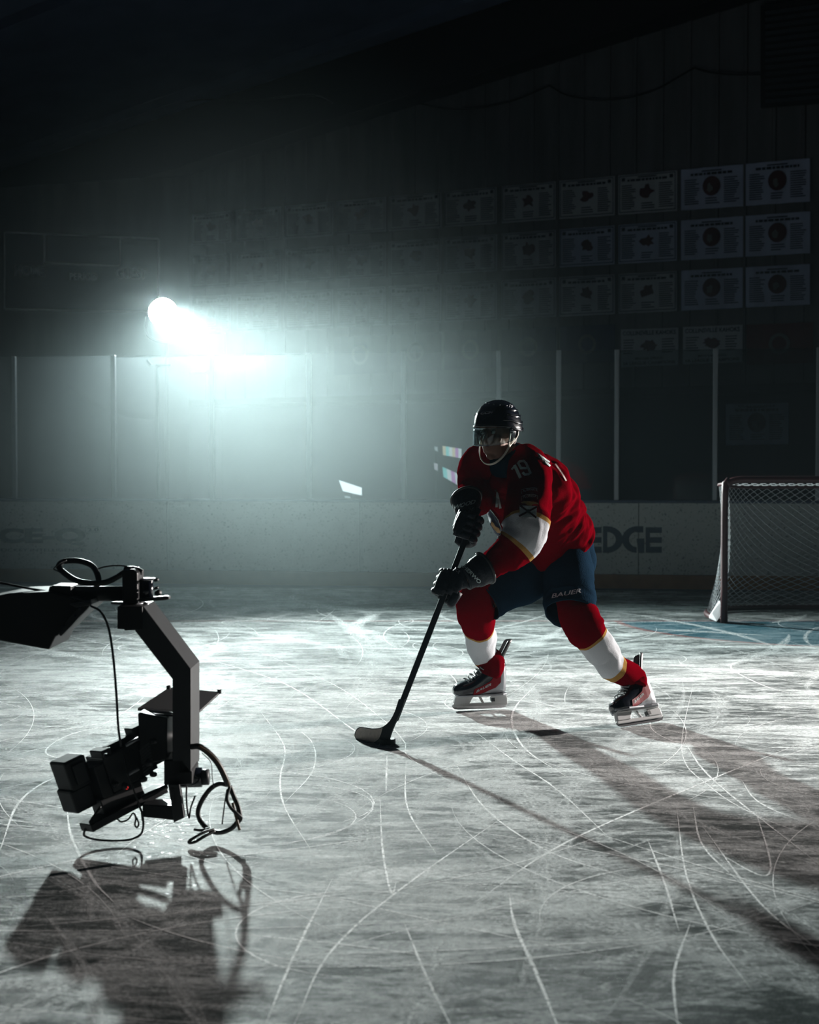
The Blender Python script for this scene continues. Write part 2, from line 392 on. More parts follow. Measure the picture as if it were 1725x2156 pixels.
def remeshed(name, mb, m, parent, voxel, smooth_it=4, factor=0.5):
    o = mb.build('tmp', m)
    md = o.modifiers.new('r', 'REMESH'); md.mode = 'VOXEL'; md.voxel_size = voxel; md.use_smooth_shade = True
    if smooth_it:
        sm = o.modifiers.new('s', 'SMOOTH'); sm.factor = factor; sm.iterations = smooth_it
    dg = bpy.context.evaluated_depsgraph_get(); ev = o.evaluated_get(dg)
    me = bpy.data.meshes.new_from_object(ev); me.name = name
    bpy.data.objects.remove(o)
    me.materials.clear(); me.materials.append(m)
    return link(name, me, parent, True)

def bvh(o):
    me = o.data; return BVHTree.FromPolygons([o.matrix_basis @ v.co for v in me.vertices], [tuple(p.vertices) for p in me.polygons])

def text_shape(body, shear=0.0, bold=0.0):
    cu = bpy.data.curves.new('t', 'FONT'); cu.body = body; cu.offset = bold; cu.resolution_u = 3; cu.shear = shear
    o = bpy.data.objects.new('t', cu); C.objects.link(o)
    dg = bpy.context.evaluated_depsgraph_get(); me = bpy.data.meshes.new_from_object(o.evaluated_get(dg))
    vs = [v.co.copy() for v in me.vertices]; fs = [tuple(p.vertices) for p in me.polygons]
    bpy.data.objects.remove(o); bpy.data.meshes.remove(me)
    x0 = min(v.x for v in vs); x1 = max(v.x for v in vs); y0 = min(v.y for v in vs); y1 = max(v.y for v in vs)
    return [((v.x - x0) / (x1 - x0), (v.y - y0) / (y1 - y0)) for v in vs], fs
def refine(pts, fs, maxlen, it=4):
    bm = bmesh.new(); vs = [bm.verts.new((x, y, 0)) for x, y in pts]
    for f in fs:
        try: bm.faces.new([vs[i] for i in f])
        except ValueError: pass
    bmesh.ops.triangulate(bm, faces=bm.faces)
    for _ in range(it):
        ed = [e for e in bm.edges if e.calc_length() > maxlen]
        if not ed: break
        bmesh.ops.subdivide_edges(bm, edges=ed, cuts=1); bmesh.ops.triangulate(bm, faces=bm.faces)
    bm.verts.index_update()
    r = ([(v.co.x, v.co.y) for v in bm.verts], [tuple(v.index for v in f.verts) for f in bm.faces]); bm.free(); return r
def decal(name, pts, fs, target, m, parent, off=0.0015, maxlen=4.0):
    """lay a flat printed shape on a surface; pts in picture pixels"""
    pts, fs = refine(pts, fs, maxlen)
    tree = target if isinstance(target, BVHTree) else bvh(target); co = []; ok = []
    for x, y in pts:
        v = ray(x, y).normalized(); loc, nor, idx, dist = tree.ray_cast(CAMP, v)
        if loc is None: co.append(Vector((0, 0, 0))); ok.append(False); continue
        if nor.dot(v) > 0: nor = -nor
        co.append(loc + nor * off * 0.4 - v * off * 0.6); ok.append(True)
    keep = [f for f in fs if all(ok[i] for i in f) and max((co[f[a]] - co[f[a - 1]]).length for a in range(3)) < 0.06]
    if not keep: return None
    used = sorted({i for f in keep for i in f}); mp = {i: k for k, i in enumerate(used)}
    return mesh(name, [co[i] for i in used], [tuple(mp[i] for i in f) for f in keep], m, parent, True)
def poly_decal(name, poly, target, m, parent, off=0.0015, maxlen=4.0):
    return decal(name, poly, [tuple(range(len(poly)))], target, m, parent, off, maxlen)
def text_decal(name, body, o, u, v, target, m, parent, off=0.0025, bold=0.01, shear=0.0, arc=0.0, maxlen=3.0):
    pts, fs = text_shape(body, shear, bold)
    q = [(o[0] + u[0] * a + v[0] * (b + arc * (1 - (2 * a - 1) ** 2)), o[1] + u[1] * a + v[1] * (b + arc * (1 - (2 * a - 1) ** 2))) for a, b in pts]
    return decal(name, q, fs, target, m, parent, off, maxlen)
def text_flat(name, body, org, U, V, m, parent, bold=0.01, shear=0.0):
    pts, fs = text_shape(body, shear, bold); U = Vector(U); V = Vector(V); org = Vector(org)
    return mesh(name, [org + U * a + V * b for a, b in pts], fs, m, parent)

# ------------------------------------------------------------------ setting
rnd = random.Random(7)
mb = MB(); mb.add([(-16, -3, 0), (16, -3, 0), (16, 18, 0), (-16, 18, 0)], [(0, 1, 2, 3)])
floor = mb.build('floor', M['ice']); tag(floor, kind='structure')

# skate cuts and snow streaks lying in the ice surface
def strips(lines, m, name):
    vs = []; fs = []; uvs = []
    for j, (pts, w) in enumerate(lines):
        z = 0.0006 + 0.0000015 * j; b = len(vs); acc = rnd.uniform(0, 50); K = len(pts)
        for i, p in enumerate(pts):
            d = (pts[min(i + 1, K - 1)] - pts[max(i - 1, 0)]); d.z = 0
            if d.length < 1e-9: d = Vector((1, 0, 0))
            d.normalize(); nrm = Vector((-d.y, d.x, 0))
            if i: acc += (pts[i] - pts[i - 1]).length
            ww = w * min(1.0, 0.12 + 3 * min(i, K - 1 - i) / K)
            for s_, v_ in ((-1, 0.0), (1, 1.0)):
                q = p + nrm * ww * s_ * 0.5; vs.append((q.x, q.y, z)); uvs.append((acc, v_))
        for i in range(K - 1):
            a = b + 2 * i; fs.append((a, a + 1, a + 3, a + 2))
    me = bpy.data.meshes.new(name); me.from_pydata(vs, [], fs); me.materials.append(m)
    ul = me.uv_layers.new(name='UVMap')
    for lp in me.loops: ul.data[lp.index].uv = uvs[lp.vertex_index]
    return link(name, me, floor)
def pxline(pp, n=8): return catmull([G(x, y) for x, y in pp], n)
cuts = [[(550, 1500), (598, 1570), (590, 1640), (600, 1700), (655, 1790)], [(600, 1520), (655, 1560), (660, 1620), (600, 1690)],
        [(430, 1385), (600, 1440), (735, 1530), (765, 1555)], [(540, 1370), (700, 1440), (800, 1510), (850, 1560), (862, 1595), (965, 1655)],
        [(815, 1590), (813, 1670)], [(800, 1680), (806, 1790), (824, 1880), (835, 1855)], [(855, 1600), (858, 1700), (920, 1800)],
        [(1000, 1540), (1080, 1600), (1170, 1660), (1290, 1770)], [(1460, 1440), (1436, 1580), (1500, 1660), (1600, 1720), (1725, 1765)],
        [(1560, 1640), (1600, 1690), (1725, 1745)], [(1460, 1700), (1480, 1780), (1560, 1860)], [(1425, 1700), (1445, 1840), (1500, 1970), (1580, 2080)],
        [(1365, 1770), (1400, 1860), (1430, 1960)], [(1072, 1880), (1085, 1950), (1130, 2050), (1190, 2200)], [(1590, 1700), (1620, 1840), (1500, 1790)],
        [(1430, 2180), (1420, 2050), (1455, 1940)], [(330, 1515), (170, 1540), (100, 1575), (120, 1595), (240, 1600)], [(0, 1790), (40, 1690), (110, 1640), (200, 1620)],
        [(140, 1690), (150, 1760), (195, 1850), (240, 1900)], [(0, 1600), (120, 1570), (330, 1555)], [(1130, 1440), (1080, 1500), (1100, 1570), (1200, 1640)],
        [(1400, 1480), (1370, 1530), (1450, 1570), (1620, 1590)], [(1640, 1380), (1540, 1400), (1600, 1440), (1700, 1470)], [(700, 1850), (620, 2010), (560, 2156)],
        [(850, 1940), (900, 2060), (960, 2180)], [(1480, 1740), (1600, 1900), (1725, 2000)], [(955, 1600), (1020, 1700), (1150, 1790), (1330, 1850)],
        [(1700, 1560), (1500, 1640), (1200, 1770), (1000, 1900)], [(620, 2156), (700, 2000), (860, 1860), (1090, 1700)], [(1440, 1560), (1500, 1640), (1725, 1820)]]
fine = [(pxline(c, 10), rnd.uniform(0.008, 0.014)) for c in cuts]
for i in range(330):
    x = rnd.uniform(-4.5, 4.5); y = rnd.uniform(2.2, 12.5) if i % 3 else rnd.uniform(2.6, 8)
    R = rnd.choice([0.5, 1.2, 2.0, 3.0, 5.0, 8.0]) * rnd.uniform(0.7, 1.4); a0 = rnd.uniform(0, 6.28); da = min(4.0, rnd.uniform(0.6, 3.2) / R) * rnd.choice([-1, 1])
    sgn = rnd.uniform(-0.12, 0.12); pts = [Vector((x, y, 0))]; a = a0; n = 22
    for k in range(n):
        st = abs(da) * R / n; a += da / n * (1 + sgn * math.sin(k * 0.35)); pts.append(pts[-1] + Vector((math.cos(a) * st, math.sin(a) * st, 0)))
    fine.append((pts, rnd.uniform(0.003, 0.008)))
o = strips(fine, M['scratch_fine'], 'skate_cuts'); tag(o, 'thin white skate cuts', kind='stuff')
broad = [([(690, 1290), (770, 1350), (785, 1400), (760, 1450), (720, 1480)], .26), ([(770, 1325), (850, 1370), (860, 1400)], .2), ([(1190, 1700), (1180, 1770), (1090, 1815), (990, 1800)], .10),
         ([(1190, 1700), (1100, 1660), (1000, 1690), (960, 1760)], .12), ([(0, 1480), (150, 1515), (280, 1545)], .22), ([(430, 1300), (600, 1275), (800, 1290)], .4), ([(380, 1310), (700, 1360), (900, 1400)], .14),
         ([(980, 1640), (1130, 1690), (1160, 1730)], .2), ([(600, 1800), (900, 1760), (1180, 1800), (1400, 1900)], .22), ([(560, 2000), (800, 1900), (1100, 1880)], .25),
         ([(1100, 1900), (1400, 1980), (1725, 2020)], .22), ([(1080, 1400), (1250, 1380), (1500, 1385)], .3), ([(1050, 1480), (1230, 1420), (1600, 1370)], .22), ([(640, 1350), (850, 1400), (1000, 1460)], .1),
         ([(450, 1560), (620, 1600), (780, 1720)], .12), ([(850, 1470), (1000, 1400), (1250, 1350)], .12), ([(1300, 1600), (1500, 1590), (1725, 1610)], .2)]
wide = [(pxline(c, 12), w * 1.15) for c, w in broad]
for i in range(280):
    x = rnd.uniform(-5, 5); y = rnd.uniform(2.2, 13)
    R = rnd.choice([1.2, 3.0, 5.0, 9.0]) * rnd.uniform(0.7, 1.4); a = rnd.uniform(0, 6.28); Ls = rnd.uniform(0.8, 3.5); n = 20; k_ = rnd.choice([-1, 1]) / R
    pts = [Vector((x, y, 0))]
    for k in range(n): a += k_ * Ls / n; pts.append(pts[-1] + Vector((math.cos(a), math.sin(a), 0)) * Ls / n)
    wide.append((pts, rnd.uniform(0.02, 0.16)))
o = strips(wide, M['scratch_wide'], 'snow_streaks'); tag(o, 'wide brushed snow streaks', kind='stuff')

# ---- walls
WR = Vector((5.81, 20.0, 0)); WD = Vector((-8.89, 4.5, 0)).normalized(); WN = Vector((WD.y, -WD.x, 0)) * 1.0
if WN.y > 0: WN = -WN
CORNER = WR + WD * 10.98
def wl(px, py, off=0.0): return onplane(px, py, WR + WN * off, WN)
z_ledge = wl(1200, 820).z
def wtop(p): # height of the sloping wall top above a point of the wall line
    a = wl(600, 305); b = wl(1500, 28); ta = (a - WR).dot(WD); tb = (b - WR).dot(WD); t = (p - WR).dot(WD)
    return a.z + (b.z - a.z) * (t - ta) / (tb - ta)
mb = MB(); RIB = 0.42; s0 = -3.2; s1 = 10.98; pts = []
s = s0
while s < s1:
    for ds, dn in ((0, 0.0), (RIB * 0.84, 0.0), (RIB * 0.87, 0.028), (RIB * 0.97, 0.028)):
        if s + ds < s1: pts.append(WR + WD * (s + ds) + WN * dn)
    s += RIB
pts.append(WR + WD * s1)
for i in range(len(pts) - 1):
    a, b = pts[i], pts[i + 1]
    mb.add([(a.x, a.y, z_ledge), (b.x, b.y, z_ledge), (b.x, b.y, wtop(b)), (a.x, a.y, wtop(a))], [(0, 1, 2, 3)])
o = mb.build('wall_back', M['corrugated']); tag(o, kind='structure')
mb = MB(); A0 = WR - WD * 3.2 - WN * 1.0; B0 = CORNER - WN * 1.0
mb.prism([A0, B0, B0 + Vector((0, 0, z_ledge)), A0 + Vector((0, 0, z_ledge))], -WN * 0.1)
o = mb.build('wall_back_lower', M['wall_low']); tag(o, kind='structure')
mb = MB(); A1 = WR - WD * 3.2 + WN * 0.02
mb.prism([A1 + Vector((0, 0, z_ledge - 0.10)), CORNER + Vector((0, 0, z_ledge - 0.10)), B0 + Vector((0, 0, z_ledge - 0.10)), A0 + Vector((0, 0, z_ledge - 0.10))], (0, 0, 0.10))
o = mb.build('trim_1', M['wall_low']); tag(o, kind='structure')
LD = Vector((-10.0, -2.3, 0)).normalized(); LN = Vector((-LD.y, LD.x, 0)); LN = LN if LN.y < 0 else -LN
mb = MB(); E = CORNER + LD * 12
mb.add([CORNER, E, E + Vector((0, 0, 5.2)), CORNER + Vector((0, 0, wtop(CORNER)))], [(0, 1, 2, 3)])
o = mb.build('wall_left', M['corrugated']); tag(o, kind='structure')
# concrete walkway behind the boards
mb = MB(); mb.add([(-18, 16.4, 0.004), (14, 14.0, 0.004), (14, 26, 0.004), (-18, 30, 0.004)], [(0, 1, 2, 3)])
o = mb.build('floor_walkway', M['concrete']); tag(o, kind='structure')
# sloping roof and the dark rafter over the wall top
def up(p, dz): return Vector((p.x, p.y, dz))
ra = WR - WD * 3.2; rb = CORNER + WD * 6
mb = MB(); th = 0.95
mb.prism([up(ra, wtop(ra) - 0.02), up(rb, wtop(rb) - 0.02), up(rb, wtop(rb) + th), up(ra, wtop(ra) + th)], WN * 0.55)
o = mb.build('trim_2', M['beam']); tag(o, kind='structure')
mb = MB()
mb.prism([up(ra, wtop(ra) + th) - WN * 1, up(rb, wtop(rb) + th) - WN * 1, up(rb + WN * 26, wtop(rb) + th), up(ra + WN * 26, wtop(ra) + th)], (0, 0, 0.1))
for k in range(5):
    q = 1.2 + 4.2 * k
    mb.prism([up(ra + WN * q, wtop(ra) + th - 0.16), up(rb + WN * q, wtop(rb) + th - 0.16), up(rb + WN * q, wtop(rb) + th + .05), up(ra + WN * q, wtop(ra) + th + .05)], WN * 0.12)
o = mb.build('ceiling', M['ceiling']); tag(o, kind='structure')
# louvred vent high on the wall
vt = thing('wall_vent', wl(1664, 120, 0.1), 'dark square louvred vent high on the corrugated wall', 'vent')
mb = MB(); mb.prism([wl(1604, 14, .06), wl(1745, -6, .06), wl(1745, 218, .06), wl(1604, 228, .06)], WN * 0.06); mb.build('vent_frame', M['beam'], vt)
for k in range(14):
    f = (k + 0.5) / 14; a = wl(1612, 20 + 200 * f, .14); b = wl(1740, 2 + 208 * f, .14)
    mb = MB(); mb.bar(a, b, 0.02, 0.055, up=(0, -0.5, 0.9)); mb.build('louvre', M['wall_low'], vt)
# festoon cables on the wall
for k, pp in enumerate([[(880, 217), (940, 229), (1000, 229), (1080, 212), (1157, 180)], [(1157, 180), (1200, 202), (1280, 211), (1370, 193), (1462, 143)], [(1462, 143), (1500, 153), (1550, 157), (1603, 157)], [(280, 232), (420, 210), (520, 213), (650, 200), (700, 217)]]):
    mb = MB(); mb.tube([wl(x, y, 0.1 if k < 3 else 1.2) for x, y in pp], 0.012, 6, n=8)
    o = mb.build('wall_cable', M['beam'], smooth=True)
    tag(o, ['black cable sagging across the corrugated wall, left of the peaked hook', 'black cable sagging between two hooks on the corrugated wall', 'short black cable running from hook to the louvred vent', 'faint cable slung under the roof at upper left'][k], 'cable')

# ---- banners on the back wall
cols = [(405, 487), (497, 592), (602, 702), (710, 813), (820, 930), (936, 1047), (1057, 1171), (1179, 1295), (1303, 1426), (1435, 1565), (1571, 1706)]
def rowy(r, x): # top and bottom picture height of banner row r at column x
    top = [(497, 444, 1705, 333), (497, 533, 1705, 445), (497, 620, 1705, 556)][r]; bot = [(497, 510, 1705, 424), (497, 602, 1705, 533), (497, 700, 1705, 641)][r]
    f = (x - 497) / 1208.0
    return top[1] + (top[3] - top[1]) * f, bot[1] + (bot[3] - bot[1]) * f
ordn = ['leftmost', 'second from the left', 'third from the left', 'fourth from the left', 'fifth from the left', 'sixth from the left', 'fifth from the right', 'fourth from the right', 'third from the right', 'second from the right', 'rightmost']
def quad_pt(q, u, v): # q: tl,tr,br,bl
    return q[0] * (1 - u) * (1 - v) + q[1] * u * (1 - v) + q[2] * u * v + q[3] * (1 - u) * v
def rect_on(mb_, q, u0, v0, u1, v1, off):
    mb_.add([quad_pt(q, u0, v0) + WN * off, quad_pt(q, u1, v0) + WN * off, quad_pt(q, u1, v1) + WN * off, quad_pt(q, u0, v1) + WN * off], [(0, 1, 2, 3)])
def disc_on(mb_, q, u, v, ru, rv, off, n=24, star=0.0, seed=0):
    r_ = random.Random(seed); vs = [quad_pt(q, u, v) + WN * off]
    for k in range(n):
        a = 2 * math.pi * k / n; s_ = 1 - star * r_.random()
        vs.append(quad_pt(q, u + ru * math.cos(a) * s_, v + rv * math.sin(a) * s_) + WN * off)
    mb_.add(vs, [(0, 1 + k, 1 + (k + 1) % n) for k in range(n)])
def banner(q, m, inkm, label, style, seed, title=None, group='championship banners on the back wall'):
    ctr = (q[0] + q[2]) / 2
    t = thing('banner', ctr, label, 'banner', group)
    mb = MB(); nx, ny = 8, 4; vs = []
    for j in range(ny + 1):
        for i in range(nx + 1): vs.append(quad_pt(q, i / nx, j / ny) + WN * (0.012 * math.sin(i * 1.9 + seed)))
    fs = [(j * (nx + 1) + i, j * (nx + 1) + i + 1, (j + 1) * (nx + 1) + i + 1, (j + 1) * (nx + 1) + i) for j in range(ny) for i in range(nx)]
    mb.add(vs, fs); c_ = mb.build('cloth', m, t); md = c_.modifiers.new('thick', 'SOLIDIFY'); md.thickness = 0.006
    r_ = random.Random(seed); mb = MB(); of = 0.022
    if style in ('list', 'round'):
        if style == 'list':
            for a in ((.02, .03, .98, .05), (.02, .94, .98, .96), (.02, .03, .032, .96), (.968, .03, .98, .96)): rect_on(mb, q, *a, of)
            rect_on(mb, q, .06, .08, .12, .17, of); rect_on(mb, q, .88, .08, .94, .17, of)
        rect_on(mb, q, .34, .07, .66, .10, of)
        u = .16
        while u < .82:
            w = r_.uniform(.03, .09); rect_on(mb, q, u, .125, min(u + w, .84), .185, of); u += w + .015
        for side in (0, 1):
            for k in range(12):
                v = .27 + k * .053; w = r_.uniform(.16, .25)
                u0 = (.06 if side == 0 else .70); rect_on(mb, q, u0, v, u0 + w, v + .024, of)
        for k in range(3): rect_on(mb, q, .40, .74 + k * .06, .60 + r_.uniform(-.05, .03), .765 + k * .06, of)
    mb2 = MB()
    if style == 'list': disc_on(mb2, q, .5, .46, .15, .21, of, 14, 0.55, seed)
    elif style == 'round': disc_on(mb2, q, .5, .46, .145, .24, of, 28)
    if title:
        for k, (tx, u0, v0, u1, v1) in enumerate(title):
            pts, fs = text_shape(tx, 0, 0.02)
            mesh('banner_lettering', [quad_pt(q, u0 + (u1 - u0) * a, v1 + (v0 - v1) * b) + WN * of for a, b in pts], fs, inkm, t)
        if style == 'title':
            disc_on(mb2, q, .5, .45, .17, .17, of, 22, .35, seed)
            for k in range(6):
                for u0 in (.05, .72): rect_on(mb, q, u0, .28 + k * .07, u0 + r_.uniform(.15, .23), .305 + k * .07, of)
    if style == 'ring':
        n = 28; vs = []
        for k in range(n):
            a = 2 * math.pi * k / n
            for rr in (1.0, .68): vs.append(quad_pt(q, .5 + .16 * rr * math.cos(a), .5 + .26 * rr * math.sin(a)) + WN * of)
        mb2.add(vs, [(2 * k, 2 * ((k + 1) % n), 2 * ((k + 1) % n) + 1, 2 * k + 1) for k in range(n)])
    if mb.v: mb.build('printed_names', inkm, t)
    if mb2.v: mb2.build('emblem', M['ink_pale'] if style == 'ring' else M['ink_red'], t)
    if style == 'round':
        mb3 = MB(); disc_on(mb3, q, .47, .50, .06, .13, of + .004, 12, .45, seed + 5); mb3.build('emblem_centre', M['ink_pale'], t)
    return t
k = 0
for r in range(3):
    for i, (x0, x1) in enumerate(cols):
        t0, b0 = rowy(r, x0); t1, b1 = rowy(r, x1)
        q = [wl(x0, t0, .05), wl(x1, t1, .05), wl(x1, b1, .05), wl(x0, b0, .05)]
        rd = i >= 9
        banner(q, M['banner_blue'] if rd or (i in (7, 8) and r == 1) else M['banner_white'], M['ink'],
               '%s banner with %s emblem, %s in the %s row' % ('blue-white' if rd else 'white', 'a round' if rd else 'a jagged', ordn[i], ['top', 'middle', 'bottom'][r]), 'round' if rd else 'list', 100 + k); k += 1
q = [wl(1308, 694, .05), wl(1429, 690, .05), wl(1429, 768, .05), wl(1308, 773, .05)]
banner(q, M['banner_white'], M['ink'], 'white banner titled COLLINSVILLE KAHOKS below the rows, the left one of two', 'title', 301, [('COLLINSVILLE KAHOKS', .04, .05, .96, .17), ('MVCHA SPRING', .26, .76, .74, .83), ('1A LEAGUE CHAMPIONS', .05, .87, .95, .96)], 'titled banners below the rows')
q = [wl(1439, 689, .05), wl(1564, 684, .05), wl(1564, 762, .05), wl(1439, 767, .05)]
banner(q, M['banner_white'], M['ink'], 'white banner titled COLLINSVILLE KAHOKS beside the dark red banner', 'title', 302, [('COLLINSVILLE KAHOKS', .04, .05, .96, .17), ('MVCHA 2005', .26, .76, .74, .83), ('1A LEAGUE CHAMPIONS', .05, .87, .95, .96)], 'titled banners below the rows')
q = [wl(1573, 684, .05), wl(1712, 678, .05), wl(1712, 764, .05), wl(1573, 768, .05)]
banner(q, M['banner_red'], M['ink_pale'], 'dark red banner with a pale round emblem', 'ring', 303, None, 'dark banners below the rows')
for i, (x0, x1) in enumerate([(705, 815), (822, 930), (936, 1048), (1056, 1172), (1180, 1296)]):
    f = lambda x: 722 - (x - 705) * 0.047
    q = [wl(x0, f(x0) - 12, .05), wl(x1, f(x1) - 12, .05), wl(x1, f(x1) + 68, .05), wl(x0, f(x0) + 68, .05)]
    banner(q, M['banner_navy'], M['ink_pale'], 'navy banner with a pale ring emblem, %s of five in its row' % ['leftmost', 'second from the left', 'middle one', 'second from the right', 'rightmost'][i], 'ring', 310 + i, None, 'dark banners below the rows')
def wl2(x, y): return onplane(x, y, WR - WN * 0.9, WN)
q = [wl2(1529, 851), wl2(1661, 849), wl2(1661, 935), wl2(1529, 937)]
banner(q, M['banner_blue'], M['ink'], 'pale banner with a round emblem hung low on the wall behind the rink glass', 'round', 320, [('COLLINSVILLE', .2, .03, .8, .08)], 'titled banners below the rows')

# ---- scoreboard
def ll(px, py, off=0.12): return onplane(px, py, CORNER + LN * off, LN)
sb = thing('scoreboard', ll(170, 570), 'large dark scoreboard outlined in white on the left wall', 'scoreboard')
mb = MB(); mb.prism([ll(10, 489), ll(334, 503), ll(334, 658), ll(10, 651)], -LN * 0.1); mb.build('cabinet', mat('scoreboard_panel', (0.012, 0.025, 0.05), 0.6), sb)
sbm = mat('scoreboard_line', (0.95, 0.95, 0.95), 0.6)
def linebar(mb_, a, b, w=0.022): mb_.bar(ll(*a, 0.135), ll(*b, 0.135), 0.02, w, up=LN)
mb = MB()
for a, b in (((10, 489), (334, 503)), ((334, 503), (334, 658)), ((334, 658), (10, 651)), ((10, 651), (10, 489))): linebar(mb, a, b)
mb.build('border', sbm, sb)
mb = MB()
for a, b in (((94, 492), (94, 554)), ((94, 554), (253, 560)), ((253, 560), (253, 498))): linebar(mb, a, b, .018)
mb.build('clock_outline', sbm, sb)
sbt = mat('scoreboard_text', (0.8, 0.82, 0.85), 0.6)
for tx, x, y, w, h in (('HOME', 31, 580, 64, 21), ('PERIOD', 147, 589, 58, 14), ('GUEST', 246, 585, 62, 21)):
    o_ = ll(x, y, .135); text_flat('scoreboard_lettering', tx, o_, ll(x + w, y + w * .02, .135) - o_, ll(x, y - h, .135) - o_, sbt, sb)

# ---- rink barrier
B0_ = Vector((-4.76, 16.0, 0)); BD = Vector((9.16, -1.2, 0)).normalized(); BN = Vector((BD.y, -BD.x, 0)); BN = BN if BN.y < 0 else -BN
HB, HG = 0.94, 2.60
def bl(px, py, off=0.0): return onplane(px, py, B0_ + BN * off, BN)
def bat(px, z, off=0.0):
    p = bl(px, 1100, off); return Vector((p.x, p.y, z))
barrier = thing('rink_barrier', bat(862, 0), 'white rink boards with glass and metal posts along the end of the ice', 'rink boards')
XL, XR = -500, 2300
mb = MB(); mb.prism([bat(XL, 0.16), bat(XR, 0.16), bat(XR, HB), bat(XL, HB)], -BN * 0.09); mb.build('board_face', M['boards'], barrier)
mb = MB(); mb.prism([bat(XL, 0.0, .012), bat(XR, 0.0, .012), bat(XR, 0.155, .012), bat(XL, 0.155, .012)], -BN * 0.10); mb.build('kick_plate', M['kick'], barrier)
mb = MB(); mb.prism([bat(XL, HB, .015), bat(XR, HB, .015), bat(XR, HB, -.13), bat(XL, HB, -.13)], (0, 0, 0.03)); mb.build('cap_rail', M['cap'], barrier, bevel=.006)
for x in (352, 758, 1345):
    mb = MB(); mb.bar(bat(x, .16, .001), bat(x, HB, .001), 0.008, 0.004, up=BN); mb.build('board_seam', M['dark_grey'], barrier)
sx_ = [-170, 32, 241, 447, 651, 850, 1050, 1176, 1298, 1505, 1722, 1930]
for x in sx_:
    r = 0.020 if x not in (32,) else .016
    mb = MB(); mb.bar(bat(x, HB + .03, -.05), bat(x, HG + .02, -.05), 0.05, 0.045, up=BN); mb.build('stanchion', M['alu'], barrier, bevel=.006)
for i in range(len(sx_) - 1):
    a, b = sx_[i] + 6, sx_[i + 1] - 6
    mb = MB(); mb.prism([bat(a, HB + .035, -.045), bat(b, HB + .035, -.045), bat(b, HG, -.045), bat(a, HG, -.045)], -BN * 0.012); mb.build('glass_pane', M['rink_glass'], barrier)
    mb = MB(); mb.bar(bat(a, HG + .006, -.05), bat(b, HG + .006, -.05), 0.02, 0.014); mb.build('glass_edge', M['alu'] if 2 <= i <= 3 else M['rink_glass'], barrier)
# gate latch bracket beside the lamp
mb = MB(); mb.bar(bat(333, HB + .05, -.09), bat(333, HG - .12, -.09), 0.03, 0.02, up=BN); mb.build('gate_post', M['alu'], barrier)
mb = MB(); mb.bar(bat(330, HG - .10, -.06), bat(362, HG - .10, -.06), 0.02, 0.015); mb.bar(bat(312, HG - .04, -.06), bat(320, HG - .1, -.06), 0.015, 0.03); mb.bar(bat(402, HG - .19, -.06), bat(440, HG - .19, -.06), 0.01, 0.008)
mb.build('gate_bracket', M['alu'], barrier)
def btext(nm, tx, x0, x1, y0, y1, bold, m=M['print_navy']):
    o_ = bl(x0, y1, .003); return text_flat(nm, tx, o_, bl(x1, y1, .003) - o_, bl(x0, y0, .003) - o_, m, barrier, bold)
btext('board_lettering', 'ICE-Q', -22, 180, 1112, 1149, .05)
btext('board_lettering', '2.0', 184, 208, 1112, 1119, .02)
mb = MB()
for a, b in (((181, 1109), (212, 1109)), ((212, 1109), (210, 1121)), ((210, 1121), (180, 1121)), ((180, 1121), (181, 1109))): mb.bar(bl(*a, .003), bl(*b, .003), .004, .006, up=BN)
mb.build('board_emblem', M['print_navy'], barrier)
btext('board_lettering', 'ICE HOCKEY INTELLIGENCE', -40, 178, 1155, 1161, 0)
# EDGE: heavy stencil letters drawn as blocks
mb = MB()
def bpoly(pp): mb.prism([bl(x, y, .001) for x, y in pp], BN * .003)
y0, y1 = 1108, 1164
for x in (1233, 1360):
    w = 34
    bpoly([(x, y0 + 2), (x + 9, y0 + 2), (x + 9, y1), (x, y1)])
    for a, b in ((y0 + 2, y0 + 14), (y0 + 23, y0 + 35), (y1 - 13, y1)): bpoly([(x + 9, a), (x + w, a), (x + w, b), (x + 9, b)])
bpoly([(1270, y0), (1279, y0), (1279, y1), (1270, y1)])
arc = [(1279 + 33 * math.sin(a), 1136 - 28 * math.cos(a)) for a in [i * math.pi / 12 for i in range(13)]]
inn = [(1279 + 18 * math.sin(a), 1136 - 16 * math.cos(a)) for a in [i * math.pi / 12 for i in range(13)]]
for i in range(12): bpoly([arc[i], arc[i + 1], inn[i + 1], inn[i]])
cxg = 1341
arc = [(cxg - 31 * math.sin(a), 1136 - 28 * math.cos(a)) for a in [i * math.pi / 12 for i in range(13)]]
inn = [(cxg - 16 * math.sin(a), 1136 - 16 * math.cos(a)) for a in [i * math.pi / 12 for i in range(13)]]
for i in range(12): bpoly([arc[i], arc[i + 1], inn[i + 1], inn[i]])
bpoly([(cxg, y0), (1355, y0), (1355, y0 + 13), (cxg, y0 + 13)]); bpoly([(cxg, 1134), (1357, 1134), (1357, y1), (cxg + 3, y1)])
mb.build('board_lettering', M['print_navy'], barrier)

